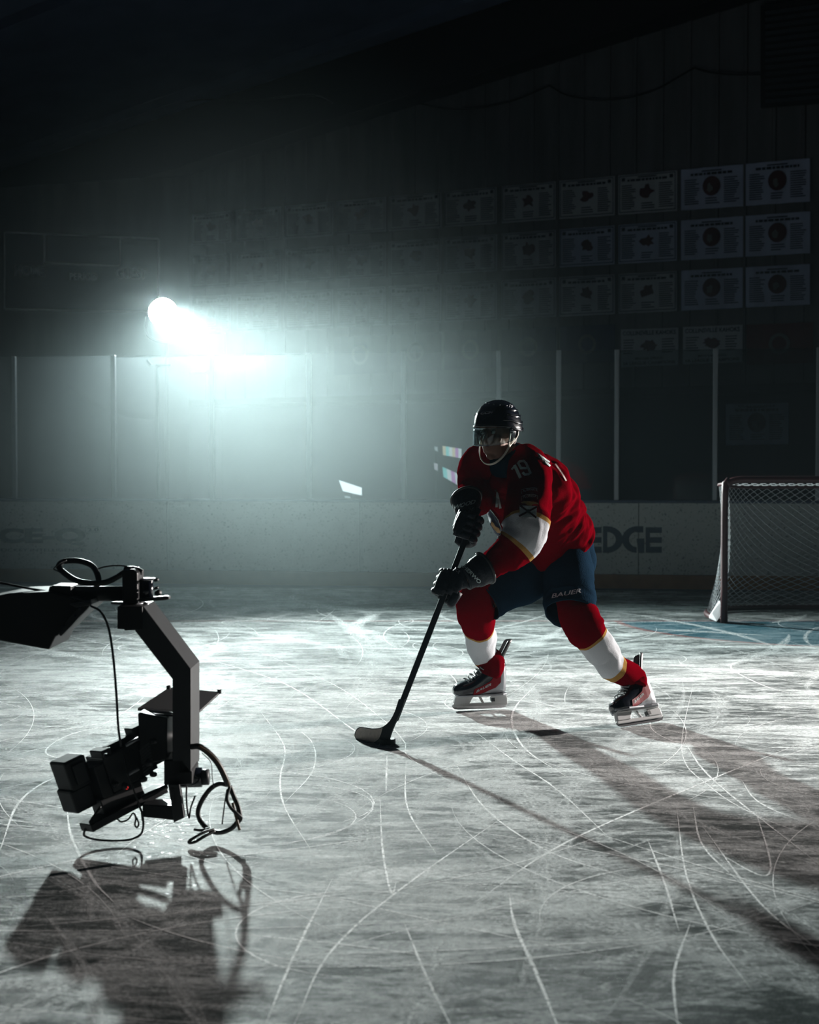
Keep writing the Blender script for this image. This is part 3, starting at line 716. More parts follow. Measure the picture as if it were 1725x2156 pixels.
# ---- glowing panels added in place of reflections in the rink glass
def reflection_panel(nm, poly, d, cols_, s_, label, grp=None):
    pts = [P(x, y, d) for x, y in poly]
    t = thing(nm, sum(pts, Vector()) / len(pts), label, 'reflection', grp)
    off = Vector((0, 0.05, 0)); mb = MB(); mb.prism([p + Vector((0, 0.004, 0)) for p in pts], off); mb.build('added_panel_backing', M['black_plastic'], t)
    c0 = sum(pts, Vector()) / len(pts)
    mb = MB(); mb.bar((c0.x, c0.y + .06, .01), (c0.x, c0.y + .06, c0.z), .02, .02, up=(0, 1, 0)); mb.build('added_stand', M['black_plastic'], t)  # invented pole holding the added panel up
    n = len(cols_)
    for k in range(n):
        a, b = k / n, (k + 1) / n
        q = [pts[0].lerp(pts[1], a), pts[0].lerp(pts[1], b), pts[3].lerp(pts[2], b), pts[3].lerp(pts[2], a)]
        mb = MB(); mb.add(q, [(0, 1, 2, 3)]); mb.build('added_lit_panel', emis(nm + '_light', cols_[k], s_), t)
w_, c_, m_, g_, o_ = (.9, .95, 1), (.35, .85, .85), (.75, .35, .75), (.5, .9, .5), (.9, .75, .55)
DS = 17.5
reflection_panel('glass_reflection', [(714, 1011), (762, 1027), (762, 1043), (722, 1034)], DS + 0.00, [w_], 2.2, 'white glowing slanted panel added for a reflection low in the glass')
reflection_panel('glass_reflection', [(725, 1044), (738, 1046), (738, 1049), (727, 1048)], DS + 0.16, [w_], .6, 'tiny white panel added for a reflection below the slanted white one')
reflection_panel('glass_reflection', [(932, 939), (972, 945), (972, 965), (933, 958)], DS + 0.62, [o_, c_, w_, o_, m_, w_], .8, 'colourful lit panel added for a glass reflection, upper of the larger two')
reflection_panel('glass_reflection', [(932, 983), (966, 998), (969, 1024), (934, 1004)], DS + 0.30, [c_, w_, m_, w_], .8, 'colourful lit panel added for a glass reflection, lower of the larger two')
reflection_panel('glass_reflection', [(915, 940), (922, 941), (922, 951), (916, 948)], DS + 0.66, [w_], .4, 'small pale lit panel added for a reflection, left of the upper colourful one')
reflection_panel('glass_reflection', [(914, 974), (922, 977), (922, 992), (915, 988)], DS + 0.34, [(.9, .8, .9)], .5, 'small pink lit panel added for a reflection, left of the lower colourful one')
reflection_panel('glass_reflection', [(973, 975), (982, 973), (982, 988), (974, 987)], DS + 0.46, [g_], .6, 'small green lit panel added for a glass reflection by the sleeve')

# ---- goal
gp = G(1525, 1312); gy = gp.y; gx = gp.x
goal = thing('hockey_goal', (gx + .9, gy, 0), 'hockey goal with dark red post and pale netting at right', 'goal')
mb = MB(); mb.tube([(gx, gy, 0), (gx, gy, 1.10), (gx + .03, gy, 1.185), (gx + .10, gy, 1.215), (gx + .3, gy, 1.22), (gx + 1.55, gy, 1.22), (gx + 1.75, gy, 1.215), (gx + 1.82, gy, 1.185), (gx + 1.85, gy, 1.10), (gx + 1.85, gy, 0)], .030, 16, n=4)
mb.build('goal_frame', M['post_red'], goal, True)
mb = MB(); base = [(gx, gy, .03), (gx - .06, gy + .3, .03), (gx + .05, gy + .75, .03), (gx + .5, gy + 1.02, .03), (gx + 1.35, gy + 1.02, .03), (gx + 1.8, gy + .75, .03), (gx + 1.91, gy + .3, .03), (gx + 1.85, gy, .03)]
mb.tube(base, .025, 10, n=5); mb.build('base_frame', M['post_red'], goal, True)
mb = MB(); topb = [(gx + .03, gy, 1.19), (gx + .02, gy + .3, 1.17), (gx + .3, gy + .55, 1.15), (gx + .92, gy + .6, 1.15), (gx + 1.5, gy + .55, 1.15), (gx + 1.83, gy + .3, 1.17), (gx + 1.82, gy, 1.19)]
mb.tube(topb, .015, 8, n=5); mb.build('top_shelf_frame', M['post_red'], goal, True)
# netting: cords hung between the top shelf and the base, sagging
bs = catmull([Vector(v) for v in base], 10); ts = catmull([Vector(v) for v in topb], 12)
def alongc(c, f):
    x = f * (len(c) - 1); i = min(int(x), len(c) - 2); return c[i].lerp(c[i + 1], x - i)
NC, NR = 92, 40; grid = []
for j in range(NR + 1):
    v = j / NR; row = []
    for i in range(NC + 1):
        u = i / NC; a = alongc(ts, u); b = alongc(bs, u); p = a.lerp(b, v)
        sag = math.sin(math.pi * v) * 0.05; cen = Vector((gx + .92, gy + .1, p.z)); dr = (cen - p); dr.z = 0
        if dr.length > 1e-6: dr.normalize()
        p = p + dr * sag * (0.7 + 0.5 * math.sin(u * 9)) + Vector((0, 0, 0.03 * math.sin(u * 7 + v * 2) * math.sin(math.pi * v)))
        row.append(p)
    grid.append(row)
mb = MB()
for j in range(NR):
    for i in range(NC):
        if (i + j) % 2 == 0:
            for (a, b) in ((grid[j][i], grid[j + 1][i + 1]), (grid[j][i + 1], grid[j + 1][i])): mb.tube([a, b], .0024, 3)
for j in range(0, 14, 3):
    for i in range(0, 44, 2):
        a = Vector((gx + .05 + i * .04, gy + .02 + j * .042, 1.20 - .003 * j)); mb.tube([a, a + Vector((.04, .042 * (1 if i % 2 else -1), 0))], .0024, 3)
mb.build('netting', M['cord'], goal)
mb = MB(); mb.v = []
A_ = [P(1516, 1265, gy + .12), P(1500, 1290, gy + .1), P(1493, 1302, gy + .1), P(1509, 1309, gy + .02), P(1519, 1298, gy + .03), P(1519, 1268, gy + .1)]
mb.prism(A_, (0.02, .10, .0)); mb.build('canvas_skirt', M['pad'], goal, bevel=.008)

# ---- spotlight on its stand
lamp = thing('spotlight', (KEY_POS.x, KEY_POS.y + .15, 0), 'bright round spotlight on a tall stand behind the glass', 'spotlight')
aim = (Vector((0.0, 0.0, 1.6)) - KEY_POS).normalized()
mb = MB(); mb.cyl(KEY_POS - aim * .50, KEY_POS - aim * .02, .13, .185, 28); mb.build('housing', M['black_metal'], lamp, True)
mb = MB(); mb.cyl(KEY_POS - aim * .015, KEY_POS, .168, .168, 32); mb.build('lens', M['lens_glow'], lamp)
mb = MB(); mb.tube([KEY_POS + Vector((-.23, .2, -.02)), KEY_POS + Vector((-.23, .2, -.25)), KEY_POS + Vector((0, .2, -.34)), KEY_POS + Vector((.23, .2, -.25)), KEY_POS + Vector((.23, .2, -.02))], .018, 8, n=4); mb.build('yoke', M['black_metal'], lamp, True)
mb = MB(); mb.cyl(KEY_POS + Vector((0, .2, -.34)), Vector((KEY_POS.x, KEY_POS.y + .2, .25)), .02, .03, 12); mb.build('stand_pole', M['black_metal'], lamp)
pass
for a in (0.5, 2.6, 4.7):
    mb = MB(); mb.cyl(Vector((KEY_POS.x, KEY_POS.y + .2, .75)), Vector((KEY_POS.x + .55 * math.cos(a), KEY_POS.y + .75 + .5 * math.sin(a), .03)), .014, .014, 8); mb.build('leg', M['black_metal'], lamp)

# ------------------------------------------------------------------ hockey player
per = thing('person', (P(1170, 1500, 7.25).x, 7.25, 0), 'person in red hockey jersey, navy pants and helmet, crouched low over a stick', 'person')
LAT = Vector((.7, -.7, 0)); FWD = Vector((-.7, -.7, 0))
SKEY = {}
# --- jersey torso
rings = [(P(1078, 948, 6.98), .085, .085), (P(1084, 966, 7.0), .125, .115), (P(1092, 988, 7.02), .185, .15), (P(1107, 1018, 7.06), .238, .190), (P(1118, 1050, 7.12), .255, .220),
         (P(1132, 1085, 7.18), .255, .228), (P(1148, 1115, 7.23), .243, .230), (P(1166, 1140, 7.27), .226, .226), (P(1175, 1157, 7.29), .218, .218)]
jb = loft(rings, 10, 90, LAT, 0.024, (11, 6), 3.0)
jersey = jb.build('jersey', M['red_cloth'], per, True)
sm = jersey.modifiers.new('sub', 'SUBSURF'); sm.levels = 1; sm.render_levels = 1
# --- sleeves: stripes along the arm
sl_l = banded('sleeve_stripes', [(0, RED), (3.36, GOLD), (3.54, WHITE), (4.62, GOLD), (4.84, RED)])
ringsL = [(P(1092, 975, 6.98), .10, .10), (P(1112, 985, 6.92), .112, .112), (P(1116, 1030, 6.80), .110, .115), (P(1111, 1085, 6.70), .112, .118), (P(1104, 1124, 6.64), .112, .115), (P(1080, 1158, 6.62), .098, .098), (P(1048, 1180, 6.62), .075, .075), (P(1015, 1200, 6.62), .060, .060)]
lb = loft(ringsL, 8, 56, Vector((.7, .7, 0)), 0.014, (14, 7), 9.0)
sleeveL = lb.build('sleeve', sl_l, jersey, True, attr=True)
sl_r = banded('sleeve_stripes_far', [(0, RED), (9, GOLD)])
ringsR = [(P(1060, 970, 7.05), .09, .09), (P(1014, 978, 7.12), .105, .105), (P(1004, 1010, 7.15), .100, .11), (P(1003, 1042, 7.10), .095, .10), (P(995, 1060, 6.98), .080, .080), (P(988, 1070, 6.92), .06, .06)]
rb_ = loft(ringsR, 8, 48, Vector((.7, .7, 0)), 0.011, (14, 6), 5.0)
sleeveR = rb_.build('sleeve', sl_r, jersey, True, attr=True)
# neckline, crest, number, patches
collar = loft([(P(1062, 952, 6.95), .082, .082), (P(1068, 962, 6.96), .098, .098), (P(1074, 972, 6.98), .112, .112)], 4, 36, LAT, .004, (20, 8), 2).build('collar', M['navy'], jersey, True)
jt = bvh(jersey); st = bvh(sleeveL)
class Two:
    def __init__(s, *t): s.t = t
    def ray_cast(s, o, v):
        best = (None, None, None, None)
        for t in s.t:
            r = t.ray_cast(o, v)
            if r[0] is not None and (best[0] is None or r[3] < best[3]): best = r
        return best
BT = Two(jt, st)
def pd(name, poly, target, m, parent, off=0.003, ml=2.0):
    pts, fs = refine(poly, [tuple(range(len(poly)))], ml); return decal_t(name, pts, fs, target, m, parent, off)
def decal_t(name, pts, fs, target, m, parent, off):
    co = []; ok = []
    for x, y in pts:
        v = ray(x, y).normalized(); loc, nor, i_, d_ = target.ray_cast(CAMP, v)
        if loc is None: co.append(Vector()); ok.append(False); continue
        if nor.dot(v) > 0: nor = -nor
        co.append(loc + nor * off * .5 - v * off * .5); ok.append(True)
    keep = [f for f in fs if all(ok[i] for i in f) and max((co[f[a]] - co[f[a - 1]]).length for a in range(3)) < 0.06]
    if not keep: return None
    used = sorted({i for f in keep for i in f}); mp = {i: k for k, i in enumerate(used)}
    return mesh(name, [co[i] for i in used], [tuple(mp[i] for i in f) for f in keep], m, parent, True)
def td(name, body, o, u, v, target, m, parent, off=0.003, bold=0.01, shear=0.0, arc=0.0):
    pts, fs = text_shape(body, shear, bold); pts, fs = refine(pts, fs, 0.12)
    q = [(o[0] + u[0] * a + v[0] * (b + arc * (1 - (2 * a - 1) ** 2)), o[1] + u[1] * a + v[1] * (b + arc * (1 - (2 * a - 1) ** 2))) for a, b in pts]
    return decal_t(name, q, fs, target, m, parent, off)
# 19 as drawn strokes
one = [(1077, 984), (1082, 979), (1086, 982), (1097, 1005), (1091, 1008), (1082, 989), (1078, 992)]
def strokes(name, poly, w, target, m, parent, off=.003):
    for a, b in zip(poly, poly[1:]):
        dx, dy = b[0] - a[0], b[1] - a[1]; L_ = math.hypot(dx, dy) or 1; nx, ny = -dy / L_ * w / 2, dx / L_ * w / 2; ex, ey = dx / L_ * w * .35, dy / L_ * w * .35
        pd(name, [(a[0] + nx - ex, a[1] + ny - ey), (b[0] + nx + ex, b[1] + ny + ey), (b[0] - nx + ex, b[1] - ny + ey), (a[0] - nx - ex, a[1] - ny - ey)], target, m, parent, off)
nine = [(1108, 986), (1098, 986), (1092, 976), (1095, 972), (1103, 971), (1108, 976), (1117, 996), (1113, 999), (1106, 1000), (1102, 996)]
mbn = None
def stroke_poly(poly, w):
    out = []
    for a, b in zip(poly, poly[1:]):
        dx, dy = b[0] - a[0], b[1] - a[1]; L_ = math.hypot(dx, dy) or 1; nx, ny = -dy / L_ * w / 2, dx / L_ * w / 2; ex, ey = dx / L_ * w * .3, dy / L_ * w * .3
        out.append([(a[0] + nx - ex, a[1] + ny - ey), (b[0] + nx + ex, b[1] + ny + ey), (b[0] - nx + ex, b[1] - ny + ey), (a[0] - nx - ex, a[1] - ny - ey)])
    return out
def multi(name, polys, target, m, parent, off=.004, ml=2.0):
    pts = []; fs = []
    for p in polys:
        a, b = refine(p, [tuple(range(len(p)))], ml); n = len(pts); pts += a; fs += [tuple(i + n for i in f) for f in b]
    return decal_t(name, pts, fs, target, m, parent, off)
multi('number', stroke_poly([(1085, 981), (1096, 1005)], 6.5) + stroke_poly([(1079, 988), (1085, 981)], 4), BT, M['print_white'], jersey)
multi('number', stroke_poly(nine, 5.0), BT, M['print_white'], jersey)
multi('captain_letter', [[(1044, 1068), (1046, 1034), (1050, 1038), (1049, 1068)], [(1046, 1034), (1050, 1038), (1057, 1070), (1052, 1071)], [(1047, 1054), (1051, 1054), (1052, 1058), (1047, 1058)]], BT, M['print_white'], jersey)
multi('name_bar', [[(1128, 954), (1131, 953), (1158, 972), (1156, 975)], [(1134, 963), (1138, 962), (1160, 980), (1157, 983)], [(1131, 957), (1134, 955), (1144, 968), (1141, 970)]], BT, M['print_white'], jersey)
multi('back_number', stroke_poly([(1170, 978), (1183, 996), (1192, 1012)], 3.0), BT, M['tape'], jersey)
# sleeve patches
td('patch_lettering', 'ALTERNATE', (1101, 1037), (30, -3), (0, -5), st, M['print_grey'], sleeveL, .006, bold=.02, arc=.35)
multi('patch_border', stroke_poly([(1098, 1040), (1098, 1032), (1106, 1029), (1122, 1027), (1131, 1028), (1131, 1035)], .7), st, M['print_grey'], sleeveL)
td('patch_lettering', 'FLORIDA', (1102, 1050), (28, -1), (0, -5.5), st, mat('patch_thread', (.55, .42, .38), .7), sleeveL, .006, bold=.03, arc=.35)
multi('patch_border', stroke_poly([(1098, 1054), (1099, 1046), (1107, 1042), (1122, 1041), (1132, 1044), (1132, 1051)], .9), st, M['tape'], sleeveL)
pd('patch_figure', [(1097, 1059), (1104, 1056), (1114, 1056), (1124, 1057), (1133, 1060), (1134, 1063), (1126, 1062), (1120, 1063), (1119, 1066), (1115, 1062), (1110, 1064), (1106, 1061), (1101, 1061)], st, M['gold'], sleeveL, .009)
pd('flag_patch', [(1095, 1065), (1131, 1066), (1129, 1091), (1094, 1088)], st, M['print_white'], sleeveL, .007)
multi('flag_cross', stroke_poly([(1097, 1066), (1128, 1090)], 4) + stroke_poly([(1130, 1068), (1095, 1087)], 4), st, M['post_red'], sleeveL, .0085)
pd('flag_seal', [(1112.5 + 4.5 * math.cos(k * .5236), 1077.5 + 4.5 * math.sin(k * .5236)) for k in range(12)], st, M['dark_grey'], sleeveL, .010)
# crest on the chest
cm = mat('crest_navy', (0.01, 0.02, 0.05), .7)
pd('crest', [(1014, 1054), (1024, 1062), (1038, 1078), (1048, 1092), (1056, 1112), (1055, 1128), (1048, 1132), (1036, 1118), (1024, 1092)], jt, cm, jersey, .003)
multi('crest_border', stroke_poly([(1015, 1056), (1025, 1064), (1039, 1080), (1049, 1094), (1056, 1112), (1054, 1127), (1047, 1131)], 1.4) + stroke_poly([(1015, 1056), (1025, 1090), (1036, 1117), (1047, 1131)], 1.2), BT, M['print_white'], jersey, .0045)
pd('crest_figure', [(1036, 1098), (1041, 1102), (1044, 1108), (1052, 1112), (1055, 1122), (1048, 1121), (1040, 1112), (1035, 1104)], BT, M['gold'], jersey, .0055)

# --- pants: waist and two legs
pm = M['navy']
pelv = loft([(P(1176, 1140, 7.28), .165, .165), (P(1182, 1160, 7.30), .175, .175), (P(1184, 1185, 7.30), .18, .18), (P(1180, 1212, 7.30), .13, .15)], 5, 40, LAT, .006, (9, 4), 1.0)
legR = loft([(P(1150, 1178, 7.34), .150, .160), (P(1118, 1200, 7.26), .150, .155), (P(1075, 1226, 7.17), .140, .140), (P(1035, 1250, 7.10), .125, .125), (P(1018, 1262, 7.08), .126, .126)], 6, 44, LAT, .010, (9, 6), 7.0, caps=(True, False))
legL = loft([(P(1190, 1158, 7.27), .110, .120), (P(1196, 1185, 7.20), .132, .150), (P(1198, 1225, 7.13), .135, .158), (P(1200, 1262, 7.09), .134, .155), (P(1200, 1293, 7.04), .130, .150)], 6, 44, Vector((1, -.25, 0)), .012, (9, 6), 4.0, caps=(True, False))
pb = MB(); pb.add(pelv.v, pelv.f); pb.add(legR.v, legR.f); pb.add(legL.v, legL.f)
pants = pb.build('hockey_pants', pm, per, True); so = pants.modifiers.new('thick', 'SOLIDIFY'); so.thickness = .008
pt = bvh(pants)
td('pants_lettering', 'BAUER', (1162, 1260), (62, -12), (-1, -9), pt, M['print_grey'], pants, bold=.015, shear=.25)
# --- skates
def skate(org, toe, up_, mirror=1):
    toe = toe.normalized(); up_ = (up_ - toe * up_.dot(toe)).normalized(); sd = up_.cross(toe)
    def W(x, y, z): return org + toe * x + sd * y + up_ * z
    secs = [(.152, .088, .118, .022), (.140, .078, .136, .038), (.115, .074, .148, .047), (.08, .073, .158, .049), (.05, .074, .172, .047), (.02, .076, .196, .044), (-.01, .078, .226, .042), (-.035, .080, .252, .042), (-.07, .082, .272, .042), (-.10, .083, .276, .040), (-.122, .085, .270, .034), (-.138, .092, .250, .020)]
    mb = MB(); seg = 28
    sc_ = []
    for i in range(len(secs) - 1):
        for k in range(3):
            t = k / 3; sc_.append(tuple(secs[i][j] * (1 - t) + secs[i + 1][j] * t for j in range(4)))
    sc_.append(secs[-1])
    for (x, zb, zt, w) in sc_:
        zc, hh = (zb + zt) / 2, (zt - zb) / 2
        for k in range(seg):
            a = 2 * math.pi * k / seg; ca, sa = math.cos(a), math.sin(a); e = .62
            yy = math.copysign(abs(ca) ** e, ca) * w * (1 - .18 * max(0, sa)); zz = zc + math.copysign(abs(sa) ** e, sa) * hh
            mb.v.append(W(x, yy, zz)); mb.t.append(0)
    for i in range(len(sc_) - 1):
        for k in range(seg): mb.f.append((i * seg + k, i * seg + (k + 1) % seg, (i + 1) * seg + (k + 1) % seg, (i + 1) * seg + k))
    mb.f.append(tuple(range(seg))); mb.f.append(tuple((len(sc_) - 1) * seg + k for k in reversed(range(seg))))
    boot = mb.build('skate', M['black_gloss'], per, True)
    # tendon guard, tongue, sole, laces
    mb = MB(); 
    pts = [(-.118, .25), (-.132, .29), (-.150, .325), (-.170, .365), (-.178, .375)]
    for i, (x, z) in enumerate(pts):
        w = [.036, .034, .033, .034, .022][i]
        for yy, dx in ((-w, .030), (-w * .7, .006), (0, 0), (w * .7, .006), (w, .030)): mb.v.append(W(x + dx, yy, z)); mb.t.append(0)
    for i in range(4):
        for k in range(4): mb.f.append((i * 5 + k, i * 5 + k + 1, (i + 1) * 5 + k + 1, (i + 1) * 5 + k))
    g_ = mb.build('tendon_guard', M['black_plastic'], boot, True); q = g_.modifiers.new('t', 'SOLIDIFY'); q.thickness = .006
    mb = MB()
    pts = [(.03, .19), (.0, .225), (-.02, .26), (-.035, .30)]
    for i, (x, z) in enumerate(pts):
        for yy, dx in ((-.034, -.012), (0, .004), (.034, -.012)): mb.v.append(W(x + dx, yy, z)); mb.t.append(0)
    for i in range(3):
        for k in range(2): mb.f.append((i * 3 + k, i * 3 + k + 1, (i + 1) * 3 + k + 1, (i + 1) * 3 + k))
    g_ = mb.build('tongue', M['dark_grey'], boot, True); q = g_.modifiers.new('t', 'SOLIDIFY'); q.thickness = .010
    for k in range(8):
        f = k / 7; x = .085 - .115 * f; z = .160 + .092 * f ** 1.1 + .003; s_ = 1 if k % 2 else -1
        mb = MB(); mb.tube([W(x - .012, -.036, z - .008), W(x - .004 * s_, -.018, z + .004), W(x, .0, z + .008), W(x + .004 * s_, .018, z + .004), W(x - .012, .036, z - .008)], .0032, 6, n=3); mb.build('lace', M['lace'], boot, True)
    mb = MB()
    for i, (x, w) in enumerate(((.15, .024), (.13, .042), (.08, .050), (.03, .044), (-.03, .036), (-.08, .040), (-.12, .040), (-.142, .024))):
        zz = .076 + (.010 if x > .14 else 0)
        mb.v += [W(x, -w, zz), W(x, w, zz), W(x, w, zz + .010), W(x, -w, zz + .010)]; mb.t += [0] * 4
    for i in range(7):
        for k in range(4): mb.f.append((i * 4 + k, i * 4 + (k + 1) % 4, (i + 1) * 4 + (k + 1) % 4, (i + 1) * 4 + k))
    mb.f += [(3, 2, 1, 0), (28, 29, 30, 31)]
    mb.build('sole', M['silver'], boot, bevel=.002)
    mb = MB()
    def pr(poly, w): mb.prism([W(x, -w, z) for x, z in poly], sd * 2 * w)
    pr([(.138, .079), (.030, .079), (.048, .060), (.062, .032), (.150, .032), (.146, .055)], .013)
    pr([(-.142, .079), (-.050, .079), (-.060, .060), (-.062, .032), (-.150, .032), (-.150, .055)], .013)
    pr([(.018, .079), (.002, .079), (-.022, .032), (-.008, .032)], .008)
    pr([(-.150, .034), (.150, .034), (.155, .024), (.150, .016), (-.145, .016), (-.155, .024)], .009)
    pr([(.140, .082), (-.142, .082), (-.140, .070), (.138, .070)], .022)
    mb.build('blade_holder', M['holder'], boot, bevel=.003)
    mb = MB(); mb.prism([W(-.058, -.0135, .060), W(-.078, -.0135, .060), W(-.080, -.0135, .040), W(-.060, -.0135, .040)], sd * .027); mb.build('holder_slot', M['black_plastic'], boot)
    mb = MB(); mb.prism([W(x, -.002, z) for x, z in ((.156, .026), (.158, .016), (.145, .004), (.12, 0), (-.12, 0), (-.148, .005), (-.157, .016), (-.155, .026))], sd * .004); mb.build('blade', M['steel'], boot)
    return boot, W
bA = P(1011, 1488, 7.52)
skR, WR_ = skate(Vector((bA.x - .004, 7.44, 0.006)), Vector((-1, -.22, -.0)), Vector((.02, -.04, 1)))
bB = P(1349, 1526, 7.02)
skL, WL_ = skate(Vector((bB.x, 7.00, 0.004)), Vector((-.84, -.54, -.02)), Vector((-.44, .30, .85)))
rp = mat('skate_red', (.22, .004, .010), .5, spec=.15)
def panel(boot, W, name, poly, m, off=.0032):
    """side panel cut to follow the boot wall on the side facing the camera"""
    s_ = -1 if (W(0, -1, .1) - CAMP).length < (W(0, 1, .1) - CAMP).length else 1
    t = bvh(boot); pts, fs = refine(poly, [tuple(range(len(poly)))], .006); co = []; ok = []
    for x, z in pts:
        o_ = W(x, s_ * .2, z); d_ = (W(x, 0, z) - o_).normalized(); l, n_, i_, q_ = t.ray_cast(o_, d_)
        ok.append(l is not None); co.append(l - d_ * off if l is not None else Vector())
    fs = [f for f in fs if all(ok[i] for i in f)]; used = sorted({i for f in fs for i in f}); mp = {i: k for k, i in enumerate(used)}
    return mesh(name, [co[i] for i in used], [tuple(mp[i] for i in f) for f in fs], m, boot, True)
def ptext(boot, W, name, body, x0, z0, x1, z1, h, m, off=.0055):
    s_ = -1 if (W(0, -1, .1) - CAMP).length < (W(0, 1, .1) - CAMP).length else 1
    t = bvh(boot); pts, fs = text_shape(body, .25, .02); co = []
    for a, b in pts:
        x = x0 + (x1 - x0) * a; z = z0 + (z1 - z0) * a + h * b; o_ = W(x, s_ * .2, z); d_ = (W(x, 0, z) - o_).normalized(); l, n_, i_, q_ = t.ray_cast(o_, d_)
        co.append(l - d_ * off if l is not None else W(x, s_ * .045, z))
    return mesh(name, co, fs, m, boot)
for bt_, W_ in ((skR, WR_), (skL, WL_)):
    panel(bt_, W_, 'heel_shell', [(-.137, .095), (-.05, .086), (.03, .083), (-.02, .097), (-.075, .115), (-.108, .15), (-.112, .24), (-.133, .235)], M['silver'], .002)
    panel(bt_, W_, 'side_panel', [(.052, .086), (.045, .118), (0, .134), (-.045, .158), (-.075, .20), (-.078, .235), (-.106, .232), (-.104, .15), (-.075, .122), (-.02, .10), (.02, .086)], rp)
    ptext(bt_, W_, 'skate_lettering', 'BAUER', .036, .098, -.048, .136, .013, M['print_white'])

# --- socks with stripes
sk = banded('sock_stripes', [(0, RED), (2.92, GOLD), (3.02, WHITE), (5.0, GOLD), (5.15, RED)])
sR = loft([(P(1022, 1240, 7.08), .085, .09), (P(1003, 1262, 7.05), .100, .105), (P(1003, 1292, 7.10), .100, .105), (P(1009, 1319, 7.24), .086, .09), (P(1013, 1352, 7.38), .084, .086), (P(1019, 1380, 7.46), .072, .078), (WR_(-.068, 0, .245), .066, .070), (WR_(-.048, 0, .185), .060, .066)], 7, 48, Vector((1, 0, 0)), .009, (16, 7), 2.0)
sockR = sR.build('sock', sk, per, True, attr=True)
sk2 = banded('sock_stripes_near', [(0, RED), (2.92, GOLD), (3.02, WHITE), (4.95, GOLD), (5.12, RED)])
sL = loft([(P(1203, 1245, 7.08), .085, .085), (P(1212, 1280, 7.05), .098, .100), (P(1232, 1322, 6.98), .104, .110), (P(1248, 1345, 6.97), .090, .095), (P(1272, 1375, 7.0), .084, .088), (P(1291, 1404, 7.03), .074, .078), (WL_(-.066, 0, .250), .064, .066), (WL_(-.050, 0, .190), .058, .062)], 7, 48, Vector((1, 0, 0)), .009, (16, 7), 6.0)
sockL = sL.build('sock', sk2, per, True, attr=True)

# --- hands in gloves, closed round the shaft
HEEL = P(819, 1551, 6.50); HEEL.z = 0.035
GL = P(940, 1240, 6.62); 
SD = (GL - HEEL).normalized()
tt = (P(997, 1110, 6.8) - HEEL).length
TOP = HEEL + SD * ((P(1000, 1100, 6.72) - HEEL).dot(SD))
GU = HEEL + SD * ((P(993, 1116, 6.72) - HEEL).dot(SD))
def glove(H, S, wrist, cuffend, tag_, side, s0, bodyhands):
    S = S.normalized(); A = (wrist - H); A = (A - S * A.dot(S)).normalized(); Bv = S.cross(A) * side
    def Q(an, r, s): return H + A * (math.cos(an) * r) + Bv * (math.sin(an) * r) + S * s
    mb = MB()
    # four fingers, each three padded segments wrapping the shaft
    lens = [1.0, 1.07, 1.0, .85]
    for k in range(4):
        s = (1.5 - k) * .033 * s0; a0 = math.radians(85); sweep = math.radians(215) * lens[k]
        for j in range(3):
            aa = a0 + sweep * (j / 3) + .05; ab = a0 + sweep * ((j + 1) / 3) - .05
            r = .050 - .007 * j
            pts = [Q(aa + (ab - aa) * t / 3, r, s) for t in range(4)]
            mb.tube(pts, [.0155, .0190, .0190, .0155], 12, ell=(1, 1))
            bodyhands.append(([Q(aa + (ab - aa) * t / 3, r - .008, s) for t in range(4)], .009))
    # thumb leaves the side of the palm near its base and closes the other way
    th = [wrist.lerp(H, .35) + S * .055 * s0 - Bv * .01, Q(math.radians(-10), .055, .075 * s0), Q(math.radians(-70), .046, .070 * s0), Q(math.radians(-130), .040, .060 * s0), Q(math.radians(-165), .040, .055 * s0)]
    mb.tube(catmull(th, 3), [.024, .024, .023, .022, .021, .021, .020, .020, .019, .019, .018, .017, .015], 12)
    bodyhands.append((th, .010))
    fist = mb.build('glove', M['glove'], per, True)
    # back of the hand in padded rolls
    for j in range(4):
        f = j / 3.0; an = math.radians(88 - 55 * f); c_ = Q(an, .052 + .012 * f, 0).lerp(wrist + Bv * .03, max(0, f - .25) * .8)
        mb = MB(); mb.tube([c_ - S * .066, c_ - S * .035, c_, c_ + S * .035, c_ + S * .066], [.014, .023, .025, .023, .014], 14, n=3, ell=(1.25, .9), up=A); mb.build('knuckle_roll' if j < 2 else 'hand_pad', M['glove'], fist, True)
    D = (cuffend - wrist).normalized()
    mb = MB(); mb.tube([H + A * .015 + Bv * .012, H.lerp(wrist, .5) + Bv * .012, wrist], [.042, .050, .050], 18, n=4, ell=(1.0, .75), up=S); mb.build('palm', M['glove'], fist, True)
    cf = loft([(wrist - D * .02, .056, .046), (wrist + D * .01, .060, .050), (wrist + (cuffend - wrist) * .5, .074, .062), (cuffend, .080, .070)], 6, 36, S, .003, (30, 9), 3.0)
    cuff = cf.build('cuff', M['glove'], fist, True)
    mb = MB(); rr = []
    x_ = (S - D * S.dot(D)).normalized(); y_ = D.cross(x_)
    for k in range(24):
        a = 2 * math.pi * k / 24; rr.append(cuffend + x_ * math.cos(a) * .080 + y_ * math.sin(a) * .070)
    mb.tube(rr, .007, 8, closed=True); mb.build('cuff_binding', M['black_plastic'], fist, True)
    return fist, cuff, Q
hands = []
wl_ = P(987, 1216, 6.56); ce_ = P(1022, 1196, 6.60)
gloveL, cuffL, _q = glove(GL + SD * .02, SD, wl_, ce_, 'l', -1, -1, hands)
wu_ = P(986, 1082, 6.72); cu_ = P(982, 1050, 6.80)
gloveR, cuffR, _q = glove(GU, SD, wu_, cu_, 'u', 1, -1, hands)
def glb(f): 
    return Two(*[bvh(o_) for o_ in ([f] + [c for c in bpy.data.objects if c.parent == f and c.type == 'MESH'])])
gb = glb(gloveL)
td('glove_lettering', 'SHERWO', (970, 1192), (38, 37), (6, -6), gb, M['print_white'], gloveL, .009, .03, .1)
